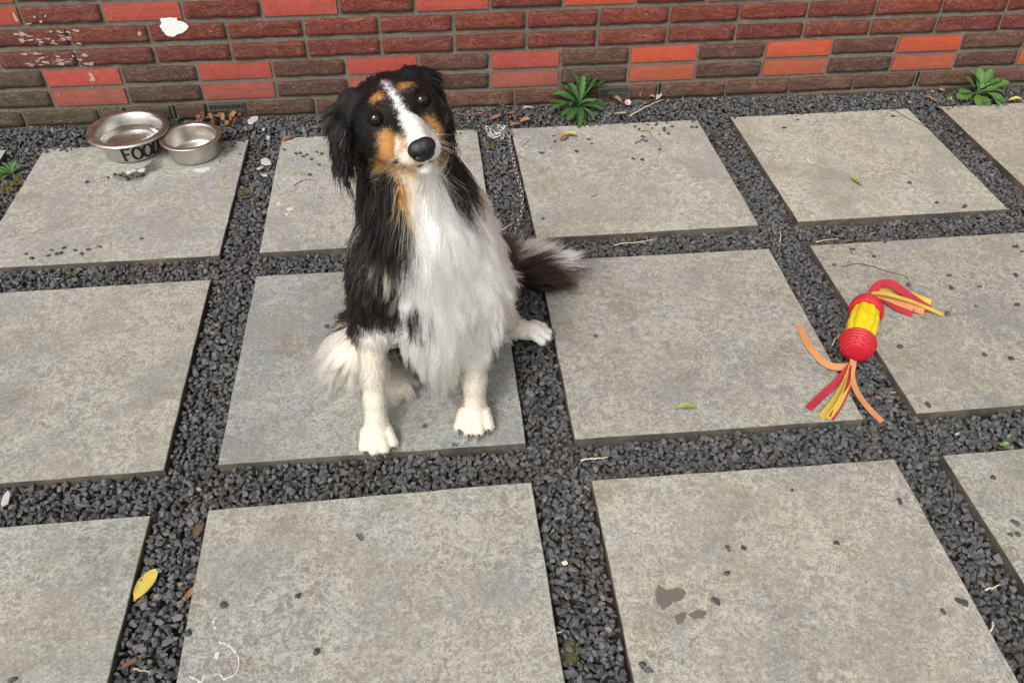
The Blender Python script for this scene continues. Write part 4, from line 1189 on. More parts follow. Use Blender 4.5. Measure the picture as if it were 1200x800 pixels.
for p, s, lab in (
    ((-0.5244,1.0925,0.0000), 0.0075, 'lone dark pebble on the bowl slab left of the spilled food'),
    ((-0.3112,0.7940,0.0000), 0.0070, 'lone dark pebble near the front edge of the bowl slab'),
    ((-0.4089,0.7652,0.0000), 0.0075, 'rightmost pebble of the scattered row at the front edge of the bowl slab'),
    ((-0.5850,0.7522,0.0000), 0.0060, 'leftmost pebble of the scattered row at the front edge of the bowl slab'),
    ((-0.1697,1.2554,0.0000), 0.0070, 'dark pebble on the slab just right of the small bowl'),
    ((-0.1166,1.2145,0.0000), 0.0070, 'dark pebble at the slab edge right of the small bowl'),
    ((-0.1431,1.2634,0.0000), 0.0070, 'dark pebble spilled from the gravel behind the small bowl'),
    ((-0.1678,1.1741,0.0000), 0.0045, 'tiny dark chip beside the small bowl'),
    ((0.0121,1.2283,0.0000), 0.0070, 'dark pebble at the left edge of the slab behind the dog'),
    ((0.0989,1.0718,0.0000), 0.0078, 'dark pebble near the dog ear on the slab behind'),
    ((0.1221,1.1275,0.0000), 0.0075, 'dark pebble on the slab just left of the dog ear'),
    ((0.7781,1.1371,0.0000), 0.0080, 'dark pebble near the left edge of the back slab by the chain'),
    ((0.8844,1.1376,0.0000), 0.0080, 'dark pebble in front of the red brown leaf on the back slab'),
    ((0.7366,0.7866,0.0000), 0.0085, 'dark pebble at the front left corner of the back slab by the chain'),
    ((0.9355,1.2068,0.0000), 0.0060, 'dark pebble right of the faded green leaf'),
    ((0.9418,1.1821,0.0000), 0.0060, 'small pebble right of the faded green leaf, the lower of two'),
    ((0.8313,1.2380,0.0000), 0.0068, 'dark pebble left of the red brown leaf, the upper of two'),
    ((0.8294,1.2058,0.0000), 0.0068, 'dark pebble left of the red brown leaf, the lower of two'),
    ((1.0465,1.0767,0.0000), 0.0085, 'left one of two pebbles in the middle of the back slab'),
    ((1.0707,1.0694,0.0000), 0.0085, 'right one of two pebbles in the middle of the back slab'),
    ((1.1382,1.1246,-0.0000), 0.0065, 'dark pebble at the end of the thin reddish twig'),
    ((1.5636,1.2265,0.0000), 0.0085, 'dark pebble near the left edge of the rear right slab'),
    ((1.6251,1.2725,0.0000), 0.0060, 'small pebble at the back edge of the rear right slab'),
    ((1.9395,1.2674,0.0000), 0.0075, 'dark pebble at the back corner of the rear right slab'),
    ((1.8091,0.8702,0.0000), 0.0090, 'dark pebble right of the yellow green leaf'),
    ((1.8380,0.7636,0.0000), 0.0080, 'dark pebble at the front edge of the rear right slab'),
    ((1.9032,0.7358,0.0000), 0.0095, 'dark pebble at the front right corner of the rear right slab'),
    ((1.5131,0.5709,0.0000), 0.0075, 'dark pebble near the back edge of the toy slab'),
    ((1.5042,0.5605,0.0000), 0.0055, 'small chip touching a pebble near the back edge of the toy slab'),
    ((1.6116,0.5959,0.0000), 0.0075, 'dark pebble on the back edge of the toy slab'),
    ((1.5548,0.5352,0.0000), 0.0075, 'flat dark pebble near the back edge of the toy slab above the twig'),
    ((1.4391,0.5116,0.0000), 0.0065, 'dark pebble left of the thin bent twig'),
    ((1.5884,0.4133,0.0000), 0.0085, 'dark pebble above the toy straps at the twig end'),
    ((1.7090,0.4431,0.0000), 0.0075, 'dark pebble on the toy slab right of the twig'),
    ((1.6880,0.3936,0.0000), 0.0085, 'dark pebble on the toy slab above the strap ends'),
    ((1.7603,0.3934,0.0000), 0.0075, 'dark pebble on the toy slab far right of the straps'),
    ((1.6306,0.2982,0.0000), 0.0095, 'dark pebble touching the end of the yellow strap'),
    ((1.7132,0.3220,0.0000), 0.0065, 'dull pebble on the toy slab right of the strap end'),
    ((1.4676,0.1999,0.0000), 0.0090, 'dark pebble on the slab right of the lower red cap'),
    ((1.4459,0.0204,0.0000), 0.0085, 'dark pebble at the front left corner of the toy slab'),
    ((1.6432,0.1544,0.0000), 0.0085, 'dark pebble on the lower right part of the toy slab'),
    ((1.6980,0.1378,0.0000), 0.0095, 'larger dark pebble on the toy slab near the right edge of the picture'),
    ((1.9408,0.5416,0.0000), 0.0085, 'dark pebble at the right edge on the toy slab, the upper of two'),
    ((1.9459,0.5222,0.0000), 0.0075, 'dark pebble at the right edge on the toy slab, the lower of two'),
    ((1.8749,0.4272,0.0000), 0.0075, 'dark pebble on the toy slab at the right edge below two others'),
    ((1.8147,0.3154,0.0000), 0.0085, 'dark pebble at the right edge level with the strap ends'),
    ((0.7935,0.3033,0.0000), 0.0075, 'dark pebble on the slab right of the hind paw'),
    ((0.1851,0.3952,0.0000), 0.0075, 'dark pebble on the slab beside the dog elbow'),
    ((0.1777,0.2348,0.0000), 0.0050, 'small twig-like chip left of the white thigh feathers'),
    ((0.4571,0.0072,0.0000), 0.0075, 'dark pebble in front of the dog paw on the slab edge'),
    ((0.3980,0.0635,0.0000), 0.0070, 'dark pebble between the front paws'),
    ((0.1771,-0.3025,0.0000), 0.0075, 'dark pebble in the middle of the slab below the dog'),
    ((0.0540,-0.3062,-0.0000), 0.0080, 'dark pebble on the left part of the slab below the dog'),
    ((0.0065,-0.3526,0.0000), 0.0090, 'dark pebble on the left edge of the slab below the dog'),
    ((0.2136,-0.4077,0.0000), 0.0080, 'dark pebble near the bottom of the slab below the dog'),
    ((0.9256,-0.2825,0.0000), 0.0075, 'left one of two pebbles on the lower right slab'),
    ((0.9528,-0.2852,0.0000), 0.0075, 'right one of two pebbles on the lower right slab'),
    ((0.9108,-0.3317,0.0000), 0.0085, 'dark pebble below the two pebbles on the lower right slab'),
    ((1.1219,-0.2914,-0.0000), 0.0075, 'dark pebble in the middle of the lower right slab'),
    ((0.8733,-0.3827,0.0000), 0.0090, 'dark pebble right of the dark worn patch'),
    ((1.0850,-0.1665,0.0000), 0.0045, 'tiny chip near the back edge of the lower right slab'),
    ((1.2758,-0.2137,0.0000), 0.0078, 'dark pebble at the back right corner of the lower right slab'),
    ((1.2862,-0.4277,0.0000), 0.0110, 'larger dark pebble on the right edge of the lower right slab'),
    ((1.2477,-0.4382,0.0000), 0.0080, 'dark pebble left of the larger one on the lower right slab'),
    ((0.7259,-0.4801,0.0000), 0.0090, 'upper one of two pebbles at the bottom of the lower right slab'),
    ((0.7344,-0.4909,0.0000), 0.0085, 'lower one of two pebbles at the bottom of the lower right slab'),
    ((-0.2514,-0.4057,0.0000), 0.0085, 'dark pebble at the bottom left corner of the picture'),
    ((1.4797,-0.1769,0.0000), 0.0075, 'dark pebble on the slab at the right edge, farthest from the viewer'),
    ((1.4658,-0.2794,-0.0000), 0.0105, 'flat dark pebble on the slab at the right edge'),
    ((1.4428,-0.3053,0.0000), 0.0060, 'left one of two pebbles on the slab at the right edge'),
    ((1.4567,-0.3067,0.0000), 0.0075, 'right one of two pebbles on the slab at the right edge')):
    pebble(p, s, lab, G1)
for p in ((-0.5274,0.7393,0.0000), (-0.5286,0.7653,0.0000), (-0.5082,0.7449,0.0000), (-0.5007,0.7478,0.0000), (-0.4985,0.7699,0.0000), (-0.4674,0.7558,0.0000), (-0.4463,0.7390,0.0000), (-0.4340,0.7563,0.0000), (-0.5644,0.7319,0.0000)):
    pebble(p, rnd.uniform(0.006, 0.0085), 'dark pebble in the scattered row at the front edge of the bowl slab', 'pebble row on the bowl slab')
for p in ((0.0498,1.1992,0.0000), (0.0621,1.2031,0.0000), (0.0830,1.1910,0.0000), (0.0974,1.1645,0.0000), (0.1098,1.2039,0.0000), (0.0712,1.1820,0.0000), (0.1256,1.1922,0.0000)):
    pebble(p, rnd.uniform(0.006, 0.0085), 'dark pebble in the cluster at the back of the slab left of the dog', 'pebble cluster behind the dog')
for p in ((1.0945,1.2750,0.0000), (1.1043,1.2572,0.0000), (1.1373,1.2824,0.0000), (1.1457,1.2591,0.0000), (1.1643,1.2800,0.0000), (1.1832,1.2556,0.0000), (1.2127,1.2642,0.0000), (1.1792,1.2392,0.0000), (1.1885,1.2217,0.0000), (1.1580,1.2190,0.0000), (1.1041,1.2075,0.0000), (1.1087,1.1801,0.0000), (1.2731,1.2531,0.0000), (1.2865,1.2518,0.0000), (1.0979,1.1919,0.0000)):
    pebble(p, rnd.uniform(0.006, 0.0085), 'dark pebble in the spill at the back edge of the slab below the pink flower', 'pebble cluster by the weed')
for p, s, lab in (((2.1786,1.4191,0.0060), 0.014, 'rounded tan pebble at the wall left of the broad-leaved weed'), ((2.0334,1.3517,0.0020), 0.011, 'terracotta pebble on the gravel near the wall corner slab'), ((1.9908,1.3680,0.0020), 0.009, 'small terracotta pebble left of the other terracotta pebble'), ((2.1437,1.4158,0.0060), 0.010, 'brown pebble beside the rounded tan pebble'), ((1.3805,1.3241,-0.0060), 0.006, 'small rust coloured pebble at the gravel corner under the wall'), ((-0.0863,1.3271,0.0060), 0.007, 'rust coloured chip on the gravel near the paper scrap')):
    pebble(p, s, lab, None, M_TERRA)
M_KIB = simple('soaked_kibble', (0.030, 0.026, 0.022), 0.4, 0.4, 200)
for p in ((-0.4700,1.1098,0.0005), (-0.4576,1.1275,0.0005), (-0.4396,1.1211,0.0005), (-0.4205,1.1099,0.0005), (-0.4057,1.1179,0.0005), (-0.3891,1.1070,0.0005), (-0.3767,1.1152,0.0005), (-0.4125,1.0951,0.0005)):
    o = pebble(p, rnd.uniform(0.006, 0.009), 'dark soaked lump of food in the spill below the larger bowl', 'soaked food lumps', M_KIB, 'food_lump'); o['category'] = 'food'

# ------------------------------------------------------------------ the dog
def smin(a, b, k):
    h = np.clip(0.5 + 0.5 * (b - a) / k, 0, 1)
    return b + (a - b) * h - k * h * (1 - h)
def smax(a, b, k): return -smin(-a, -b, k)

# head frame: hx to the dog's left (picture right), hy up, hz out of the muzzle
EYES = Vector((0.4035, 0.075, 0.6850))                     # midpoint between the eyes
tl = (Vector(M.translation) - EYES).normalized()
rr = CR - tl * CR.dot(tl); rr.normalize()
uu = tl.cross(rr)
roll, pitch, yaw = math.radians(21), math.radians(23), math.radians(7)
hx = rr * math.cos(roll) + uu * math.sin(roll)
hy = -rr * math.sin(roll) + uu * math.cos(roll)
hz = tl.copy()
hz, hx = hz * math.cos(yaw) + hx * math.sin(yaw), hx * math.cos(yaw) - hz * math.sin(yaw)
hz, hy = hz * math.cos(pitch) - hy * math.sin(pitch), hy * math.cos(pitch) + hz * math.sin(pitch)
HX, HY, HZ, HO = (np.array(q[:]) for q in (hx, hy, hz, EYES))
def H(x, y, z):
    return HO + HX * x + HY * y + HZ * z
def to_head(P):
    d = P - HO
    return np.stack([d @ HX, d @ HY, d @ HZ], -1)

PRIMS = []                                              # (kind, data, smooth k)
def rc(a, b, ra, rb, k=0.02): PRIMS.append(('rc', (np.array(a, float), np.array(b, float), ra, rb), k))
def el(c, r, k=0.02, axes=None): PRIMS.append(('el', (np.array(c, float), np.array(r, float), np.eye(3) if axes is None else np.array(axes, float)), k))
HA = np.stack([HX, HY, HZ])
def hel(c, r, k=0.012): el(H(*c), r, k, HA)
def hrc(a, b, ra, rb, k=0.012): rc(H(*a), H(*b), ra, rb, k)

# trunk, from the rump on the slab up to the neck
el((0.430, 0.165, 0.375), (0.098, 0.105, 0.150), 0.03)
rc((0.430, 0.185, 0.320), (0.455, 0.375, 0.170), 0.112, 0.112, 0.04)
el((0.460, 0.405, 0.120), (0.130, 0.125, 0.120), 0.04)
rc((0.420, 0.150, 0.440), H(0, -0.060, -0.100), 0.090, 0.072, 0.05)
el((0.430, 0.100, 0.270), (0.066, 0.058, 0.115), 0.03)       # breast
# shoulders and front legs
el((0.345, 0.145, 0.350), (0.050, 0.075, 0.095), 0.03)
el((0.503, 0.155, 0.350), (0.048, 0.075, 0.095), 0.03)
rc((0.335, 0.120, 0.330), (0.312, 0.120, 0.225), 0.052, 0.036, 0.025)
rc((0.312, 0.112, 0.225), (0.307, 0.066, 0.085), 0.0265, 0.0195, 0.02)
rc((0.307, 0.066, 0.085), (0.306, 0.044, 0.030), 0.0205, 0.0240, 0.012)
rc((0.515, 0.130, 0.320), (0.512, 0.130, 0.215), 0.050, 0.036, 0.025)
rc((0.512, 0.120, 0.215), (0.504, 0.088, 0.085), 0.0275, 0.0200, 0.02)
rc((0.504, 0.088, 0.085), (0.502, 0.075, 0.030), 0.0205, 0.0240, 0.012)
def paw(c, d, s=1.0, z=0.016):
    """four toes fanned about direction d from c."""
    c = Vector((c[0], c[1], 0)); d = Vector((d[0], d[1], 0)).normalized(); n = Vector((-d.y, d.x, 0))
    for off, ln in ((-0.0265, 0.019), (-0.0092, 0.032), (0.0092, 0.032), (0.0265, 0.019)):
        a = c + n * off * 0.75 * s - d * 0.008 * s; b = c + n * off * 1.08 * s + d * ln * s
        rc((a.x, a.y, z + 0.012), (b.x, b.y, z - 0.002), 0.0125 * s, 0.0115 * s, 0.0025)
    rc((c.x - d.x * 0.01, c.y - d.y * 0.01, z + 0.008), (c.x + d.x * 0.005, c.y + d.y * 0.005, z + 0.004), 0.022 * s, 0.020 * s, 0.006)
paw((0.306, 0.030), (0.12, -1), 0.98)
paw((0.500, 0.062), (-0.10, -1), 1.02)
# hind legs: knee out and forward, hock back, foot flat
rc((0.375, 0.355, 0.140), (0.278, 0.195, 0.105), 0.085, 0.052, 0.03)
rc((0.278, 0.190, 0.100), (0.285, 0.290, 0.036), 0.048, 0.028, 0.025)
rc((0.285, 0.290, 0.030), (0.350, 0.160, 0.022), 0.028, 0.026, 0.02)
rc((0.525, 0.385, 0.130), (0.540, 0.290, 0.095), 0.080, 0.056, 0.03)
rc((0.540, 0.285, 0.090), (0.545, 0.345, 0.040), 0.050, 0.030, 0.025)
rc((0.545, 0.340, 0.030), (0.640, 0.314, 0.020), 0.026, 0.0205, 0.02)
paw((0.656, 0.309), (1, -0.20), 0.86)
# tail along the ground
TAIL = [(0.500, 0.485, 0.070), (0.570, 0.520, 0.045), (0.640, 0.515, 0.038), (0.690, 0.500, 0.040), (0.725, 0.515, 0.050)]
for i in range(4): rc(TAIL[i], TAIL[i + 1], 0.034 - 0.006 * i, 0.028 - 0.006 * i, 0.02)
# head
hel((0, -0.030, -0.078), (0.065, 0.048, 0.074), 0.02)
hel((0, -0.005, -0.034), (0.047, 0.034, 0.040), 0.016)
for s in (-1, 1):
    hel((s * 0.038, -0.032, -0.040), (0.034, 0.042, 0.050), 0.018)
    hel((s * 0.028, -0.052, -0.010), (0.027, 0.026, 0.042), 0.020)
    hel((s * 0.026, 0.018, -0.014), (0.016, 0.009, 0.014), 0.010)
    hel((s * 0.0165, -0.046, 0.044), (0.0190, 0.0175, 0.040), 0.010)
    hel((s * 0.033, -0.024, -0.010), (0.018, 0.016, 0.022), 0.014)
hrc((0, -0.018, -0.010), (0, -0.025, 0.078), 0.0290, 0.0170, 0.014)
hrc((0, -0.036, 0.006), (0, -0.038, 0.072), 0.0290, 0.0175, 0.014)
hrc((0, -0.070, -0.010), (0, -0.0690, 0.064), 0.0240, 0.0130, 0.005)
# drop ears
for s, tip in ((-1, (-0.106, -0.070, -0.050)), (1, (0.076, -0.098, -0.085))):
    a = np.array((s * (0.054 if s < 0 else 0.046), 0.004, -0.085)); b = np.array((s * (0.086 if s < 0 else 0.070), -0.010, -0.072 if s < 0 else -0.088)); c = np.array(tip)
    hrc(a, b, 0.020, 0.017, 0.016)
    for t in np.linspace(0, 1, 5):
        q = b + (c - b) * t
        hel(q, (0.0085, 0.019, 0.026 * (1 - 0.55 * t)), 0.010)
CARVE = [(H(s * 0.0386, 0.002, 0.009), 0.0128) for s in (-1, 1)]
CARVE_M = [(H(0, -0.0570, 0.094), H(s * 0.040, -0.0660, 0.010), 0.0020) for s in (-1, 1)]   # mouth line

def sdf(P):
    d = np.full(len(P), 1.0)
    for kind, data, k in PRIMS:
        if kind == 'rc':
            a, b, ra, rb = data
            m = max(ra, rb) + 0.06
            lo, hi = np.minimum(a, b) - m, np.maximum(a, b) + m
        else:
            c, r, ax = data
            m = r.max() + 0.06
            lo, hi = c - m, c + m
        idx = np.where(np.all((P > lo) & (P < hi), axis=1))[0]
        if not len(idx): continue
        Q = P[idx]
        if kind == 'rc':
            ba = b - a
            t = np.clip(((Q - a) @ ba) / (ba @ ba), 0, 1)
            e = np.linalg.norm(Q - a - t[:, None] * ba, axis=1) - (ra + (rb - ra) * t)
        else:
            q = (Q - c) @ ax.T
            k0 = np.linalg.norm(q / r, axis=1); k1 = np.linalg.norm(q / (r * r), axis=1)
            e = k0 * (k0 - 1) / np.maximum(k1, 1e-6)
        d[idx] = smin(d[idx], e, k)
    for c, r in CARVE:
        e = r - np.linalg.norm(P - c, axis=1)
        d = np.where(e > -0.03, smax(d, e, 0.005), d)
    for a, b, r in CARVE_M:
        ba = b - a
        t = np.clip(((P - a) @ ba) / (ba @ ba), 0, 1)
        e = r - np.linalg.norm(P - a - t[:, None] * ba, axis=1)
        d = np.where(e > -0.02, smax(d, e, 0.003), d)
    return smax(d, 0.0008 - P[:, 2], 0.004) if False else d

def surface_nets(lo, hi, h):
    n = np.ceil((np.array(hi) - np.array(lo)) / h).astype(int) + 1
    axs = [lo[i] + h * np.arange(n[i]) for i in range(3)]
    D = np.ones(tuple(n), np.float32)
    # coarse pass finds the band worth evaluating
    st = 5
    cx, cy, cz = (a[::st] for a in axs)
    g = np.stack(np.meshgrid(cx, cy, cz, indexing='ij'), -1).reshape(-1, 3)
    dc = sdf(g).reshape(len(cx), len(cy), len(cz))
    full = np.repeat(np.repeat(np.repeat(dc, st, 0), st, 1), st, 2)[:n[0], :n[1], :n[2]]
    D[:] = np.sign(full) * 0.5
    sh = st * h
    band = np.abs(full) < sh * 2.6
    ii = np.argwhere(band)
    P = np.array(lo) + h * ii
    D[ii[:, 0], ii[:, 1], ii[:, 2]] = sdf(P)
    ins = D < 0
    c = [ins[i:n[0] - 1 + i, j:n[1] - 1 + j, k:n[2] - 1 + k] for i in (0, 1) for j in (0, 1) for k in (0, 1)]
    s = sum(q.astype(np.int8) for q in c)
    act = np.argwhere((s > 0) & (s < 8))
    vid = np.full(tuple(n - 1), -1, np.int64); vid[act[:, 0], act[:, 1], act[:, 2]] = np.arange(len(act))
    acc = np.zeros((len(act), 3)); cnt = np.zeros(len(act))
    corners = [(i, j, k) for i in (0, 1) for j in (0, 1) for k in (0, 1)]
    for p in range(8):
        for q in range(p + 1, 8):
            dd = np.abs(np.array(corners[p]) - np.array(corners[q]))
            if dd.sum() != 1: continue
            A = D[tuple((act + corners[p]).T)]; B = D[tuple((act + corners[q]).T)]
            m = (A < 0) != (B < 0)
            t = A / np.where(np.abs(A - B) < 1e-9, 1, A - B)
            pos = np.array(corners[p]) + np.clip(t, 0, 1)[:, None] * (np.array(corners[q]) - np.array(corners[p]))
            acc[m] += pos[m]; cnt[m] += 1
    V = np.array(lo) + h * (act + acc / np.maximum(cnt, 1)[:, None])
    F = []
    for ax in range(3):
        o1, o2 = [(ax + 1) % 3, (ax + 2) % 3]
        e = [0, 0, 0]; e[ax] = 1
        sl0 = [slice(0, n[i] - 1) if i == ax else slice(1, n[i] - 1) for i in range(3)]
        sl1 = [slice(1, n[i]) if i == ax else slice(1, n[i] - 1) for i in range(3)]
        A, B = ins[tuple(sl0)], ins[tuple(sl1)]
        E = np.argwhere(A != B)
        flip = A[tuple(E.T)]
        E = E + [0 if i == ax else 1 for i in range(3)]
        u = np.zeros(3, int); u[o1] = 1; v = np.zeros(3, int); v[o2] = 1
        q = np.stack([vid[tuple((E - u - v).T)], vid[tuple((E - v).T)], vid[tuple(E.T)], vid[tuple((E - u).T)]], -1)
        q[~flip] = q[~flip][:, ::-1]
        F.append(q)
    return V, np.concatenate(F)
DV, DF = surface_nets((0.16, -0.06, -0.02), (0.80, 0.58, 0.78), 0.0036)
DV[:, 2] = np.maximum(DV[:, 2], np.where((DV[:, 1] < -0.004) | ((DV[:, 0] > 0.605)), -0.012, 0.0006))

# value noise for the coat
_lat = np.random.default_rng(5).random((32, 32, 32))
def vnoise(P, f):
    q = P * f + 100.0
    i = np.floor(q).astype(int); t = q - i; t = t * t * (3 - 2 * t); i %= 32; j = (i + 1) % 32
    def L(a, b, c): return _lat[a, b, c]
    x0, y0, z0 = i.T; x1, y1, z1 = j.T; tx, ty, tz = t.T
    return ((L(x0, y0, z0) * (1 - tx) + L(x1, y0, z0) * tx) * (1 - ty) + (L(x0, y1, z0) * (1 - tx) + L(x1, y1, z0) * tx) * ty) * (1 - tz) + \
           ((L(x0, y0, z1) * (1 - tx) + L(x1, y0, z1) * tx) * (1 - ty) + (L(x0, y1, z1) * (1 - tx) + L(x1, y1, z1) * tx) * ty) * tz

BLACK, WHITE, CREAM, TAN, GREY, BROWN, PINKT = 0, 1, 2, 3, 4, 5, 6
PAL = np.array([(0.007, 0.006, 0.006), (0.96, 0.94, 0.88), (0.74, 0.67, 0.55), (0.46, 0.225, 0.070), (0.24, 0.20, 0.16), (0.028, 0.019, 0.016), (0.66, 0.46, 0.31)])
# coat patches on trunk, legs and tail: (where, colour, weight in metres)
SEEDS = [
    # white breast and belly
    ((0.44, 0.04, 0.45), WHITE, 0.0), ((0.47, 0.05, 0.40), WHITE, 0.0), ((0.47, 0.03, 0.33), WHITE, 0.0), ((0.42, 0.03, 0.36), WHITE, 0.0), ((0.44, 0.03, 0.26), WHITE, 0.0), ((0.40, 0.05, 0.22), WHITE, 0.0), ((0.47, 0.04, 0.20), WHITE, 0.0),
    ((0.54, 0.08, 0.40), WHITE, 0.0), ((0.56, 0.12, 0.30), WHITE, 0.0), ((0.54, 0.05, 0.28), WHITE, 0.0), ((0.50, 0.06, 0.50), WHITE, 0.0), ((0.45, 0.05, 0.52), WHITE, 0.0), ((0.57, 0.20, 0.36), WHITE, 0.0), ((0.60, 0.24, 0.22), WHITE, 0.0), ((0.56, 0.20, 0.18), WHITE, 0.0), ((0.62, 0.25, 0.12), CREAM, 0.0),
    ((0.36, 0.03, 0.24), WHITE, 0.0), ((0.38, 0.02, 0.29), WHITE, 0.0),
    # front legs and paws
    ((0.31, 0.09, 0.19), CREAM, 0.0), ((0.31, 0.05, 0.10), CREAM, 0.0), ((0.306, 0.02, 0.02), CREAM, 0.0), ((0.325, 0.07, 0.235), WHITE, 0.0), ((0.50, 0.08, 0.10), CREAM, 0.0), ((0.50, 0.04, 0.02), CREAM, 0.0), ((0.515, 0.09, 0.18), WHITE, 0.0), ((0.478, 0.115, 0.10), TAN, -0.002), ((0.476, 0.108, 0.06), TAN, -0.004),
    # black cape on the picture's left shoulder
    ((0.30, 0.10, 0.31), BLACK, 0.01), ((0.31, 0.07, 0.28), BLACK, 0.0), ((0.29, 0.14, 0.36), BLACK, 0.0), ((0.32, 0.07, 0.345), BLACK, 0.0), ((0.345, 0.06, 0.30), BLACK, -0.006), ((0.33, 0.05, 0.40), GREY, -0.012), ((0.29, 0.12, 0.27), BLACK, 0.0), ((0.39, 0.035, 0.315), BLACK, -0.016),
    ((0.335, 0.08, 0.46), BLACK, 0.0), ((0.35, 0.055, 0.50), BLACK, 0.0), ((0.32, 0.13, 0.50), BLACK, 0.0), ((0.35, 0.06, 0.55), BLACK, 0.0), ((0.375, 0.05, 0.545), TAN, -0.004), ((0.365, 0.05, 0.575), TAN, -0.004), ((0.385, 0.045, 0.515), TAN, -0.025), ((0.375, 0.055, 0.48), BLACK, -0.008),
    ((0.415, 0.04, 0.56), WHITE, 0.004), ((0.44, 0.04, 0.57), WHITE, 0.004), ((0.47, 0.05, 0.56), CREAM, -0.002), ((0.42, 0.035, 0.52), WHITE, 0.0), ((0.41, 0.04, 0.48), WHITE, 0.0), ((0.46, 0.03, 0.48), WHITE, 0.0),
    ((0.285, 0.16, 0.44), CREAM, -0.018),
    # black back, rump, neck
    ((0.42, 0.27, 0.48), BLACK, 0.0), ((0.45, 0.34, 0.36), BLACK, 0.0), ((0.45, 0.45, 0.24), BLACK, 0.0), ((0.36, 0.30, 0.32), BLACK, 0.0), ((0.54, 0.32, 0.38), BLACK, -0.03), ((0.42, 0.22, 0.58), BLACK, 0.0), ((0.33, 0.36, 0.22), BLACK, 0.0), ((0.57, 0.40, 0.22), BLACK, -0.02), ((0.46, 0.53, 0.12), BLACK, 0.0),
    ((0.52, 0.12, 0.55), BLACK, 0.0), ((0.515, 0.08, 0.535), BLACK, -0.006), ((0.50, 0.16, 0.58), BLACK, 0.0), ((0.545, 0.12, 0.49), WHITE, 0.0), ((0.55, 0.16, 0.45), WHITE, 0.0), ((0.53, 0.09, 0.47), WHITE, 0.0),
    ((0.38, 0.20, 0.18), BLACK, 0.0), ((0.40, 0.22, 0.08), BLACK, 0.0), ((0.42, 0.14, 0.15), BLACK, -0.01), ((0.46, 0.22, 0.06), BLACK, 0.0),
    # hind legs
    ((0.23, 0.18, 0.12), CREAM, 0.01), ((0.23, 0.24, 0.09), CREAM, 0.0), ((0.27, 0.14, 0.09), CREAM, 0.0), ((0.28, 0.23, 0.19), BLACK, -0.01), ((0.29, 0.24, 0.05), CREAM, 0.0), ((0.35, 0.16, 0.03), CREAM, 0.0), ((0.33, 0.22, 0.04), CREAM, 0.0), ((0.62, 0.32, 0.05), CREAM, 0.0), ((0.66, 0.31, 0.02), WHITE, 0.0), ((0.57, 0.24, 0.06), CREAM, 0.0),
    # tail
    ((0.56, 0.50, 0.07), BROWN, 0.0), ((0.62, 0.49, 0.06), BROWN, 0.0), ((0.68, 0.48, 0.05), BROWN, 0.0), ((0.63, 0.545, 0.06), CREAM, -0.002), ((0.69, 0.54, 0.07), WHITE, 0.004), ((0.74, 0.54, 0.06), WHITE, 0.0), ((0.75, 0.50, 0.04), BROWN, -0.004),
]
SP = np.array([s[0] for s in SEEDS]); SC = np.array([s[1] for s in SEEDS]); SWt = np.array([s[2] for s in SEEDS])
HEADC = H(0, 0.0, -0.06)
def is_head(P):
    h = to_head(P)
    return (h[:, 2] > -0.16) & (h[:, 1] > -0.118) & (np.abs(h[:, 0]) < 0.15) & (h[:, 1] - 0.42 * h[:, 2] > -0.105 + 0.03 * (np.abs(h[:, 0]) / 0.07))
def coat(P, jitter=1.0):
    """coat colour index for points on the skin."""
    n1 = np.stack([vnoise(P + 3.1 * k, 38.0) for k in range(3)], -1) - 0.5
    n2 = np.stack([vnoise(P + 7.7 * k, 110.0) for k in range(3)], -1) - 0.5
    Q = P + n1 * 0.026 * jitter + n2 * 0.014 * jitter
    d = np.linalg.norm(Q[:, None, :] - SP[None], axis=2) - SWt[None]
    idx = SC[np.argmin(d, axis=1)].copy()
    hm = is_head(P)
    if hm.any():
        h = to_head(P[hm]); w = (n1[hm] * 0.010 + n2[hm] * 0.008) * jitter
        w = w * 0.55
        x, y, z = (h + w).T
        hc = np.zeros(len(h), int)
        ax = np.abs(x)
        muz = z > 0.002
        # rusty cheeks and muzzle sides
        hc[(z > -0.020) & (y < -0.018) & (x < -0.008) & (x > -0.034)] = TAN
        hc[(z > -0.055) & (y <= -0.054) & (ax < 0.058)] = TAN
        hc[(x < -0.026) & (z < 0.012) & (y > -0.046)] = BLACK
        hc[(np.abs(x + 0.046 + 0.25 * (y + 0.03)) < 0.0045) & (y < -0.016) & (z > -0.055)] = TAN
        hc[(x > 0.016) & (y > -0.075) & (z < 0.030)] = BLACK
        hc[(x > 0.012) & (np.abs(z - 0.020) < 0.006) & (y < -0.016) & (y > -0.060)] = TAN
        # blaze widening on to the muzzle
        bw = np.interp(z, [-0.09, -0.06, -0.02, 0.005, 0.018, 0.032, 0.055, 0.10], [0.0, 0.0058, 0.0046, 0.0044, 0.0062, 0.0100, 0.0125, 0.020])
        hc[(np.abs(x - 0.001) < bw) & (y > -0.05) & (y > -0.035 + 0.0 * z)] = WHITE
        hc[(z > 0.028) & (x > 0.0) & (y > -0.066)] = WHITE
        hc[(z > 0.004) & (x < -0.0095) & (y < -0.014)] = TAN
        hc[(np.abs(x - 0.001) < bw) & (y > -0.035)] = WHITE
        hc[(x < -0.026) & (z < 0.012) & (y > -0.046)] = BLACK
        hc[(z > 0.074)] = WHITE
        hc[(z > 0.010) & (y < -0.064)] = CREAM
        hc[(z > 0.040) & (y < -0.060)] = WHITE
        sel = (z > 0.040) & (x < -0.010) & (y < -0.016) & (y > -0.064)
        hc[sel] = np.where(n2[hm][sel][:, 1] > 0.06, WHITE, PINKT)
        for s in (-1, 1):                                       # eyebrow spots
            hc[(x - s * 0.0250) ** 2 + (y - 0.022) ** 2 + (z + 0.017) ** 2 < 0.0135 ** 2] = TAN
        idx[hm] = hc
    return idx
me = bpy.data.meshes.new('dog')
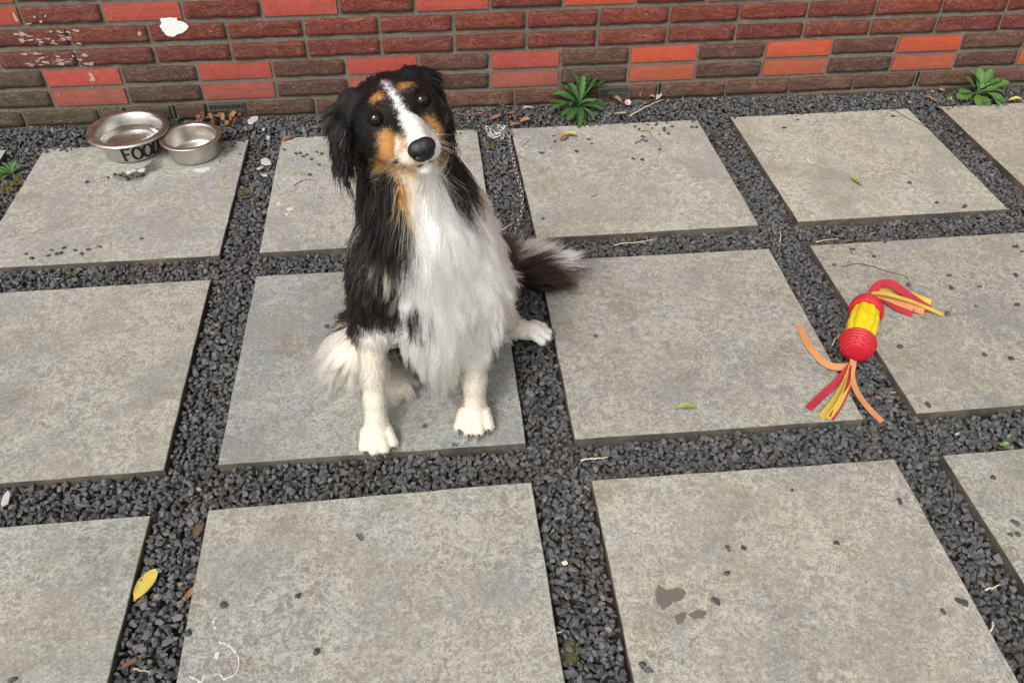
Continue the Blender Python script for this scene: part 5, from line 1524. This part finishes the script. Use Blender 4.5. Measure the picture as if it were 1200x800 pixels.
me.vertices.add(len(DV)); me.vertices.foreach_set('co', DV.astype(np.float32).ravel())
me.loops.add(DF.size); me.loops.foreach_set('vertex_index', DF.astype(np.int32).ravel())
me.polygons.add(len(DF)); me.polygons.foreach_set('loop_start', np.arange(0, DF.size, 4, dtype=np.int32))
me.update(calc_edges=True); me.validate()
me.polygons.foreach_set('use_smooth', [True] * len(me.polygons))
rgb = np.ones((len(DV), 4), np.float32); rgb[:, :3] = np.mean([PAL[coat(DV + rng.normal(0, 0.0035, DV.shape))] for _ in range(6)], axis=0) * 0.85
# bare dark skin round the eyes and along the lips
hv = to_head(DV)
for s in (-1, 1):
    dd = np.linalg.norm(hv - np.array((s * 0.0390, 0.000, 0.002)), axis=1)
    rgb[dd < 0.0155, :3] = (0.012, 0.009, 0.008)
for a, b, r in CARVE_M:
    ba = b - a; t = np.clip(((DV - a) @ ba) / (ba @ ba), 0, 1)
    rgb[np.linalg.norm(DV - a - t[:, None] * ba, axis=1) < 0.0040, :3] = (0.020, 0.014, 0.013)
ca = me.color_attributes.new('coat', 'FLOAT_COLOR', 'POINT'); ca.data.foreach_set('color', rgb.ravel())
tm = NT('dog_skin')
_c = tm.attr('coat')
me.materials.append(tm.out(Base_Color=_c, Roughness=0.75, Specular_IOR_Level=0.2, Normal=tm.bump(tm.noise(tm.coord(), 500.0, 3), 0.3, 0.001)))
dog = link(bpy.data.objects.new('dog', me))
tag(dog, 'long-haired black, white and tan dog sitting on the slab with its head tilted', 'dog')
for _ in range(2):
    bmd = bmesh.new(); bmd.from_mesh(me)
    bmesh.ops.smooth_vert(bmd, verts=bmd.verts, factor=0.35, use_axis_x=True, use_axis_y=True, use_axis_z=True)
    bmd.to_mesh(me); bmd.free()

# nose leather
def mat_nose():
    t = NT('nose_leather')
    v = t.voronoi(t.coord(), 700.0)
    return t.out(Base_Color=(0.010, 0.009, 0.009), Roughness=0.38, Specular_IOR_Level=0.5, Normal=t.bump(v, 0.5, 0.0008))
M_NOSE = mat_nose()
vs, fs = [], []
nu, nv_ = 32, 24
for j in range(nv_ + 1):
    ph = math.pi * j / nv_
    for i in range(nu):
        th = 2 * math.pi * i / nu
        x, y, z = math.sin(ph) * math.cos(th), math.sin(ph) * math.sin(th), math.cos(ph)
        sq = 1.0 + 0.10 * (abs(x * y) * 2) ** 1.0
        X, Y, Z = x * 0.0208 * sq, y * 0.0172 * sq, z * 0.0140
        if y < 0: X *= 1 - 0.30 * (-y)
        for s in (-1, 1):                                     # nostrils, open at the sides
            d2 = ((X - s * 0.0112) / 0.0058) ** 2 + ((Y + 0.0030) / 0.0048) ** 2
            if z > 0: Z -= 0.0105 * math.exp(-d2 * 2.0)
            d3 = ((X - s * 0.018) / 0.0050) ** 2 + ((Y + 0.0065) / 0.0026) ** 2
            if z > 0: Z -= 0.0045 * math.exp(-d3 * 1.5)
        if z > 0: Z -= 0.0022 * math.exp(-(X / 0.0016) ** 2) * (1 if Y < 0.002 else 0.3)
        vs.append(Vector(H(X, Y - 0.0290, 0.0915 + Z)))
for j in range(nv_):
    for i in range(nu):
        k = (i + 1) % nu
        fs.append((j * nu + i, (j + 1) * nu + i, (j + 1) * nu + k, j * nu + k))
mesh_obj('nose', vs, fs, M_NOSE, dog, True)
# eyes with iris and pupil
def mat_eye():
    t = NT('eye')
    z = t.attr('rad', 'Fac')
    c = t.ramp(z, [(0.0, (0.002, 0.002, 0.002)), (0.40, (0.003, 0.002, 0.002)), (0.47, (0.009, 0.004, 0.002)), (0.72, (0.014, 0.006, 0.003)), (0.80, (0.006, 0.004, 0.003)), (0.92, (0.012, 0.009, 0.008)), (1.0, (0.014, 0.012, 0.011))])
    return t.out(Base_Color=c, Roughness=0.02, IOR=1.6)
M_EYE = mat_eye()
for s in (-1, 1):
    vs, fs, rad = [], [], []
    R = 0.0126
    for j in range(17):
        ph = math.pi * j / 16
        for i in range(28):
            th = 2 * math.pi * i / 28
            vs.append((R * math.sin(ph) * math.cos(th), R * math.sin(ph) * math.sin(th), R * math.cos(ph) * (1.06 if ph < 0.7 else 1.0)))
            rad.append(min(1.0, math.sin(ph) if ph < math.pi / 2 else 1.0))
    for j in range(16):
        for i in range(28):
            k = (i + 1) % 28
            fs.append((j * 28 + i, (j + 1) * 28 + i, (j + 1) * 28 + k, j * 28 + k))
    c = Vector(H(s * 0.0376, -0.0006, -0.0060))
    look = (Vector(M.translation) - c).normalized()
    q = look.to_track_quat('Z', 'Y').to_matrix()
    o = mesh_obj('eye', [q @ Vector(v) for v in vs], fs, M_EYE, dog, True, c)
    a = o.data.attributes.new('rad', 'FLOAT', 'POINT'); a.data.foreach_set('value', rad)
# eyelids: a dark shell over each eyeball with an almond opening
M_LID = simple('eyelid', (0.010, 0.008, 0.007), 0.9, 0.2, 200, spec=0.1)
for s in (-1, 1):
    cE = H(s * 0.0376, -0.0006, -0.0060)
    ex = HX * 0.97 + HZ * (-0.24 * s); ex = ex / np.linalg.norm(ex)
    ez = np.cross(ex, HY); ez = ez / np.linalg.norm(ez)
    vs, fs = [], []
    na, nb = 40, 36
    for j in range(nb + 1):
        la = -math.pi / 2 + math.pi * j / nb
        for i in range(na + 1):
            lo_ = -1.75 + 3.5 * i / na
            d = ex * (math.cos(la) * math.sin(lo_)) + HY * math.sin(la) + ez * (math.cos(la) * math.cos(lo_))
            vs.append(Vector(cE + d * 0.0126 * 1.05))
    for j in range(nb):
        for i in range(na):
            la = -math.pi / 2 + math.pi * (j + 0.5) / nb
            lo_ = -1.75 + 3.5 * (i + 0.5) / na
            k = max(0.0, 1 - (abs(lo_ - 0.05 * s) / 0.80) ** 2.0)
            if 0.30 - 0.50 * k < la < 0.30 + 0.30 * k: continue
            fs.append((j * (na + 1) + i, j * (na + 1) + i + 1, (j + 1) * (na + 1) + i + 1, (j + 1) * (na + 1) + i))
    mesh_obj('eyelid', vs, fs, M_LID, dog, True)
# claws
M_CLAW = simple('claw', (0.10, 0.085, 0.075), 0.4, 0.3, 200)
def claws(c, d, s, zoff=0.0):
    c = Vector((c[0], c[1], 0)); d = Vector((d[0], d[1], 0)).normalized(); n = Vector((-d.y, d.x, 0))
    for off, ln in ((-0.0265, 0.019), (-0.0092, 0.032), (0.0092, 0.032), (0.0265, 0.019)):
        b = c + n * off * 1.08 * s + d * (ln + 0.0105) * s + Vector((0, 0, 0.015 + zoff))
        vs, fs = tube([b, b + d * 0.006 - Vector((0, 0, 0.002)), b + d * 0.010 - Vector((0, 0, 0.007))], [0.0030, 0.0024, 0.0008], 6)
        mesh_obj('claw', vs, fs, M_CLAW, dog, True)
claws((0.306, 0.030), (0.12, -1), 0.98, -0.003); claws((0.500, 0.062), (-0.10, -1), 1.02); claws((0.656, 0.309), (1, -0.20), 0.86)

# ------------------------------------------------------------------ coat of hair
nv3 = len(me.vertices)
V3 = np.empty(nv3 * 3, np.float32); me.vertices.foreach_get('co', V3); V3 = V3.reshape(-1, 3).astype(float)
N3 = np.empty(nv3 * 3, np.float32); me.vertices.foreach_get('normal', N3); N3 = N3.reshape(-1, 3).astype(float)
Q0, Q1, Q2, Q3 = (V3[DF[:, i]] for i in range(4))
area = np.linalg.norm(np.cross(Q2 - Q0, Q3 - Q1), axis=1) / 2
cen = (Q0 + Q1 + Q2 + Q3) / 4
cn = N3[DF].mean(1); cn /= np.linalg.norm(cn, axis=1)[:, None] + 1e-9
ch_ = to_head(cen); hm_ = is_head(cen)
# length of the hair: knots (where, length, lie direction or None for hanging down)
KN = [((0.44, 0.04, 0.50), 0.095), ((0.43, 0.03, 0.42), 0.105), ((0.45, 0.03, 0.33), 0.100), ((0.44, 0.04, 0.22), 0.120), ((0.48, 0.05, 0.20), 0.115), ((0.51, 0.06, 0.26), 0.095), ((0.54, 0.09, 0.36), 0.072), ((0.56, 0.15, 0.30), 0.060), ((0.57, 0.22, 0.18), 0.050), ((0.52, 0.10, 0.52), 0.085), ((0.52, 0.14, 0.58), 0.075),
      ((0.34, 0.08, 0.50), 0.080), ((0.35, 0.07, 0.57), 0.065), ((0.34, 0.16, 0.56), 0.070), ((0.33, 0.08, 0.42), 0.046), ((0.30, 0.10, 0.34), 0.020), ((0.30, 0.09, 0.27), 0.013), ((0.29, 0.14, 0.25), 0.032), ((0.35, 0.05, 0.27), 0.035), ((0.38, 0.04, 0.24), 0.070),
      ((0.31, 0.08, 0.19), 0.007), ((0.307, 0.05, 0.10), 0.005), ((0.306, 0.02, 0.02), 0.0035), ((0.306, 0.035, 0.045), 0.005), ((0.312, 0.13, 0.17), 0.022), ((0.51, 0.10, 0.16), 0.018), ((0.50, 0.08, 0.08), 0.010), ((0.50, 0.04, 0.02), 0.0035), ((0.50, 0.065, 0.045), 0.005),
      ((0.23, 0.19, 0.12), 0.085), ((0.23, 0.24, 0.08), 0.080), ((0.28, 0.14, 0.09), 0.050), ((0.29, 0.27, 0.05), 0.040), ((0.35, 0.16, 0.03), 0.042), ((0.65, 0.31, 0.02), 0.0035), ((0.60, 0.33, 0.05), 0.018), ((0.57, 0.25, 0.10), 0.035),
      ((0.44, 0.28, 0.46), 0.060), ((0.45, 0.36, 0.34), 0.055), ((0.45, 0.48, 0.20), 0.060), ((0.35, 0.34, 0.26), 0.055), ((0.56, 0.36, 0.26), 0.055), ((0.42, 0.22, 0.60), 0.055), ((0.40, 0.15, 0.14), 0.045),
      ((0.56, 0.51, 0.06), 0.090), ((0.62, 0.51, 0.06), 0.115), ((0.68, 0.51, 0.06), 0.100), ((0.74, 0.52, 0.06), 0.075)]
KP = np.array([k[0] for k in KN]); KL = np.array([k[1] for k in KN])
def hair_len(P):
    d = np.linalg.norm(P[:, None] - KP[None], axis=2)
    w = 1 / (d ** 3 + 1e-6)
    L = (w * KL).sum(1) / w.sum(1)
    hm = is_head(P)
    h = to_head(P)
    x, y, z = h.T
    ax = np.abs(x)
    Lh = np.interp(z, [-0.16, -0.10, -0.06, -0.02, 0.01, 0.05, 0.10], [0.026, 0.016, 0.008, 0.006, 0.0048, 0.0040, 0.0030])
    Lh = np.where((ax > 0.072) & (z < -0.005), np.interp(y, [-0.08, -0.02, 0.04], [0.042, 0.036, 0.018]), Lh)       # ears
    Lh = np.where((ax > 0.040) & (y < -0.03) & (z < -0.01) & (ax < 0.072), 0.026, Lh)                           # cheeks
    Lh = np.where((y < -0.070) & (z < 0.03), 0.024, Lh)
    return np.where(hm, Lh, L), hm, h
Lc, _, _ = hair_len(cen)
dens = np.where(Lc < 0.02, 3.0, np.where(Lc < 0.04, 1.7, 1.0))
dens *= np.where(hm_, 1.5, 1.0) * np.where((cen[:, 1] > 0.46) & (cen[:, 0] > 0.5) & (cen[:, 2] < 0.14), 2.2, 1.0)
for s in (-1, 1):                                             # no hair on the eyes, nose, lips
    dens *= np.where(np.linalg.norm(ch_ - np.array((s * 0.0380, 0.0, 0.002)), axis=1) < 0.0118, 0.0, 1.0)
dens *= np.where(np.linalg.norm((ch_ - np.array((0, -0.029, 0.094))) / np.array((1.1, 0.95, 1.0)), axis=1) < 0.0185, 0.0, 1.0)
for a, b, r in CARVE_M:
    ba = b - a; t = np.clip(((cen - a) @ ba) / (ba @ ba), 0, 1)
    dens *= np.where(np.linalg.norm(cen - a - t[:, None] * ba, axis=1) < 0.0030, 0.0, 1.0)
dens *= np.where((cen[:, 2] < 0.004), 0.0, 1.0) * (1 + 1.6 * np.exp(-((cen - np.array((0.24, 0.20, 0.09))) ** 2).sum(1) / 0.006))
NH = 120000
pr_w = area * dens; pr_w /= pr_w.sum()
fi = rng.choice(len(DF), NH, p=pr_w)
u, v = rng.random(NH)[:, None], rng.random(NH)[:, None]
root = (Q0[fi] * (1 - u) + Q1[fi] * u) * (1 - v) + (Q3[fi] * (1 - u) + Q2[fi] * u) * v
nrm_ = (N3[DF[fi, 0]] * (1 - u) + N3[DF[fi, 1]] * u) * (1 - v) + (N3[DF[fi, 3]] * (1 - u) + N3[DF[fi, 2]] * u) * v
nrm_ /= np.linalg.norm(nrm_, axis=1)[:, None] + 1e-9
L, hm, hh = hair_len(root)
# lie of the hair
down = np.tile(np.array((0.0, 0.0, -1.0)), (NH, 1))
flow = down.copy()
flow += np.where((root[:, 1] > 0.22)[:, None], np.array((0.0, 0.7, -0.2)), 0.0)
front = np.clip((0.14 - root[:, 1]) / 0.1, 0, 1)[:, None] * np.clip((root[:, 2] - 0.2) / 0.1, 0, 1)[:, None]
flow += front * np.stack([(root[:, 0] - 0.435) * 2.2, np.full(NH, -0.15), np.zeros(NH)], -1)
# shoulder hair falls outwards at the elbow, thigh feathers sweep back and out
th = (np.exp(-((root - np.array((0.24, 0.20, 0.09))) ** 2).sum(1) / 0.008))[:, None]
flow = flow * (1 - th) + th * np.array((-0.62, -0.10, -0.80))
tailm = (root[:, 1] > 0.455) & (root[:, 2] < 0.14) & (root[:, 0] > 0.50)
tf = np.stack([np.full(NH, 1.0), np.where(root[:, 1] < 0.515, (root[:, 1] - 0.515) * 26.0, (root[:, 1] - 0.515) * 16.0), np.where(root[:, 1] < 0.515, 0.18, 0.30 + (root[:, 1] - 0.515) * 14.0)], -1)
flow = np.where(tailm[:, None], tf, flow)
foot = (root[:, 2] < 0.05) & ~tailm
flow = np.where((foot & (root[:, 0] > 0.58))[:, None], np.array((0.9, -0.2, -0.35)), flow)
flow = np.where((foot & (root[:, 1] < 0.09))[:, None], np.array((0.0, -0.8, -0.6)), flow)
# head: back from the nose, then down over the cheeks
x, y, z = hh.T
hf_loc = np.stack([np.sign(x) * np.clip(np.abs(x) / 0.05, 0, 1) * 0.45, np.where(y > -0.02, 0.25, -0.35), np.full(NH, -1.0)], -1)
back = np.clip((-0.02 - z) / 0.06, 0, 1)[:, None] * np.clip((np.abs(x) - 0.02) / 0.04, 0, 1)[:, None]
hf = hf_loc @ HA
hf = hf * (1 - back) + back * (np.array((0, 0, -1.1)) + 0.35 * hf)
ear = ((np.abs(x) > 0.072) & (z < 0.0))[:, None]
hf = np.where(ear, np.array((0.0, 0.05, -1.0)) + HX * (np.sign(x) * 0.22)[:, None] - HZ * 0.15, hf)
flow = np.where(hm[:, None], hf, flow)
flow /= np.linalg.norm(flow, axis=1)[:, None] + 1e-9
tang = flow - nrm_ * (flow * nrm_).sum(1)[:, None]
tl_ = np.linalg.norm(tang, axis=1)[:, None]
tang = np.where(tl_ > 0.15, tang / np.maximum(tl_, 1e-6), flow)
lift = np.where(hm, 0.22, 0.30)[:, None] + rng.normal(0, 0.08, NH)[:, None]
lift = np.where(L[:, None] < 0.015, lift * 0.45, lift)
d0 = tang + nrm_ * lift + rng.normal(0, 1.0, (NH, 3)) * np.where(L < 0.015, 0.06, 0.10)[:, None]
d0 /= np.linalg.norm(d0, axis=1)[:, None]
grav = np.where(L > 0.03, 0.55, 0.18)[:, None] * np.where(hm & ~ear[:, 0], 0.4, 1.0)[:, None]
grav = np.where(tailm[:, None], 0.10, grav)
Lj = L * rng.uniform(0.62, 1.15, NH)
K = 7
tt = np.linspace(0, 1, K)
d1 = d0 * (1 - grav) + (flow * 0.6 + np.array((0, 0, -0.4))) * grav
d1 = np.where(tailm[:, None], flow, d1)
d1 /= np.linalg.norm(d1, axis=1)[:, None]
path = root[:, None, :] + Lj[:, None, None] * (d0[:, None, :] * (tt - tt ** 2 / 2)[None, :, None] + d1[:, None, :] * (tt ** 2 / 2)[None, :, None])
# strands gather into locks
NC = 4200
cw = np.where(L > 0.05, 0.6, 1.0); csel = rng.choice(NH, NC, replace=False, p=cw / cw.sum())
kd = kdtree.KDTree(NC)
for i, j in enumerate(csel): kd.insert(root[j], i)
kd.balance()
own = np.array([csel[kd.find(root[i])[1]] for i in range(NH)])
wav = rng.normal(0, 1, (NH, 3))[own]; ph_ = rng.uniform(0, 6.28, NH)[own]
rj = np.where(hm, 0.0028, np.where(tailm, 0.002, 0.0070))[:, None] * rng.normal(0, 1, (NH, 3))
hc = coat(root + rj, 1.0)
amp = np.where(L > 0.03, np.where(hc == BLACK, 0.0060, 0.0100), 0.0005)
wave = wav[:, None, :] * (np.sin(tt[None] * 5.0 + ph_[:, None]) * tt[None] ** 1.2)[:, :, None] * amp[:, None, None]
cl_path = path[own] + 0.0
strength = np.where(L > 0.03, np.where(hc == BLACK, 0.75, 1.0), np.where(L > 0.015, 0.60, 0.25)) * rng.uniform(0.7, 1.0, NH)
wgt = (strength[:, None] * tt[None] ** 0.95)[:, :, None]
scaleL = (Lj / np.maximum(Lj[own], 1e-4))[:, None, None]
tgt = root[own][:, None, :] + (cl_path - root[own][:, None, :]) * np.clip(scaleL, 0.6, 1.3)
path = path * (1 - wgt) + (tgt + wave) * wgt + rng.normal(0, 1, (NH, 1, 3)) * (tt[None, :, None] ** 1.5) * (0.03 * Lj)[:, None, None]
# stray flyaway hairs
fly = rng.random(NH) < 0.02
path += np.where((fly & (L > 0.02))[:, None, None], rng.normal(0, 0.010, (NH, 1, 3)) * (tt[None, :, None] ** 1.6), 0)
onslab = ~((path[:, :, 1] < 0.0) | (path[:, :, 0] > 0.602))
path[:, :, 2] = np.where(path[:, :, 2] < 0.0015, np.where(onslab, 0.0015 + 0.002 * rng.random((NH, 1)), np.maximum(path[:, :, 2], -0.012)), path[:, :, 2])
colr = PAL[hc] * (1 + rng.normal(0, 0.13, NH))[:, None]
lock_tone = np.clip(1 + rng.normal(0, 0.14, NH), 0.6, 1.25)[own]
colr *= lock_tone[:, None]
bl_ = hc == BLACK
sheen = rng.random(NH)
colr = np.where((bl_ & (sheen > 0.94) & (~hm | ear[:, 0]))[:, None], np.array((0.10, 0.065, 0.040)), colr)     # rusty tips in the black
wh_ = (hc == WHITE) & (rng.random(NH)[own] < 0.25)
colr = np.where(wh_[:, None], PAL[CREAM] * np.array((1.0, 1.03, 1.1)), colr)
colr = np.clip(colr, 0.004, 0.9)
crv = bpy.data.hair_curves.new('coat')
crv.add_curves([K] * NH)
crv.attributes['position'].data.foreach_set('vector', path.astype(np.float32).ravel())
rad = np.where(L > 0.03, 0.00048, np.where(L > 0.012, 0.00027, 0.00026))[:, None] * np.interp(tt, [0, 0.5, 1], [0.9, 0.9, 0.25])[None]
ra = crv.attributes.get('radius') or crv.attributes.new('radius', 'FLOAT', 'POINT')
ra.data.foreach_set('value', rad.astype(np.float32).ravel())
cc = crv.attributes.new('hair_colour', 'FLOAT_COLOR', 'CURVE')
cc.data.foreach_set('color', np.concatenate([colr, np.ones((NH, 1))], 1).astype(np.float32).ravel())
mw = simple('whisker', (0.55, 0.53, 0.50), 0.4, 0.1, 90)
wq = random.Random(4)
for s_ in (-1, 1):
    for k in range(9):
        r0 = H(s_ * wq.uniform(0.016, 0.024), wq.uniform(-0.052, -0.036), wq.uniform(0.040, 0.070))
        dv = HX * s_ * wq.uniform(0.7, 1.0) + HY * wq.uniform(-0.5, 0.15) + HZ * wq.uniform(-0.2, 0.4)
        ln = wq.uniform(0.028, 0.050)
        P = [Vector(r0 + dv * ln * t + np.array((0, 0, -0.25)) * ln * t * t) for t in (0, 0.35, 0.7, 1.0)]
        vs, fs = tube(P, [0.00028, 0.00024, 0.00018, 0.00008], 4)
        mesh_obj('whisker', vs, fs, mw, dog, True)
mh = bpy.data.materials.new('dog_hair'); mh.use_nodes = True
nt = mh.node_tree; nt.nodes.clear()
om = nt.nodes.new('ShaderNodeOutputMaterial'); hb = nt.nodes.new('ShaderNodeBsdfHairPrincipled'); at_ = nt.nodes.new('ShaderNodeAttribute')
hb.model = 'CHIANG'; hb.parametrization = 'COLOR'
at_.attribute_name = 'hair_colour'
nt.links.new(at_.outputs['Color'], hb.inputs['Color'])
hb.inputs['IOR'].default_value = 1.38
hb.inputs['Roughness'].default_value = 0.42
hb.inputs['Radial Roughness'].default_value = 0.75
hb.inputs['Coat'].default_value = 0.0
hb.inputs['Random Roughness'].default_value = 0.2
nt.links.new(hb.outputs[0], om.inputs['Surface'])
crv.materials.append(mh)
coat_o = bpy.data.objects.new('coat', crv)
link(coat_o, dog)
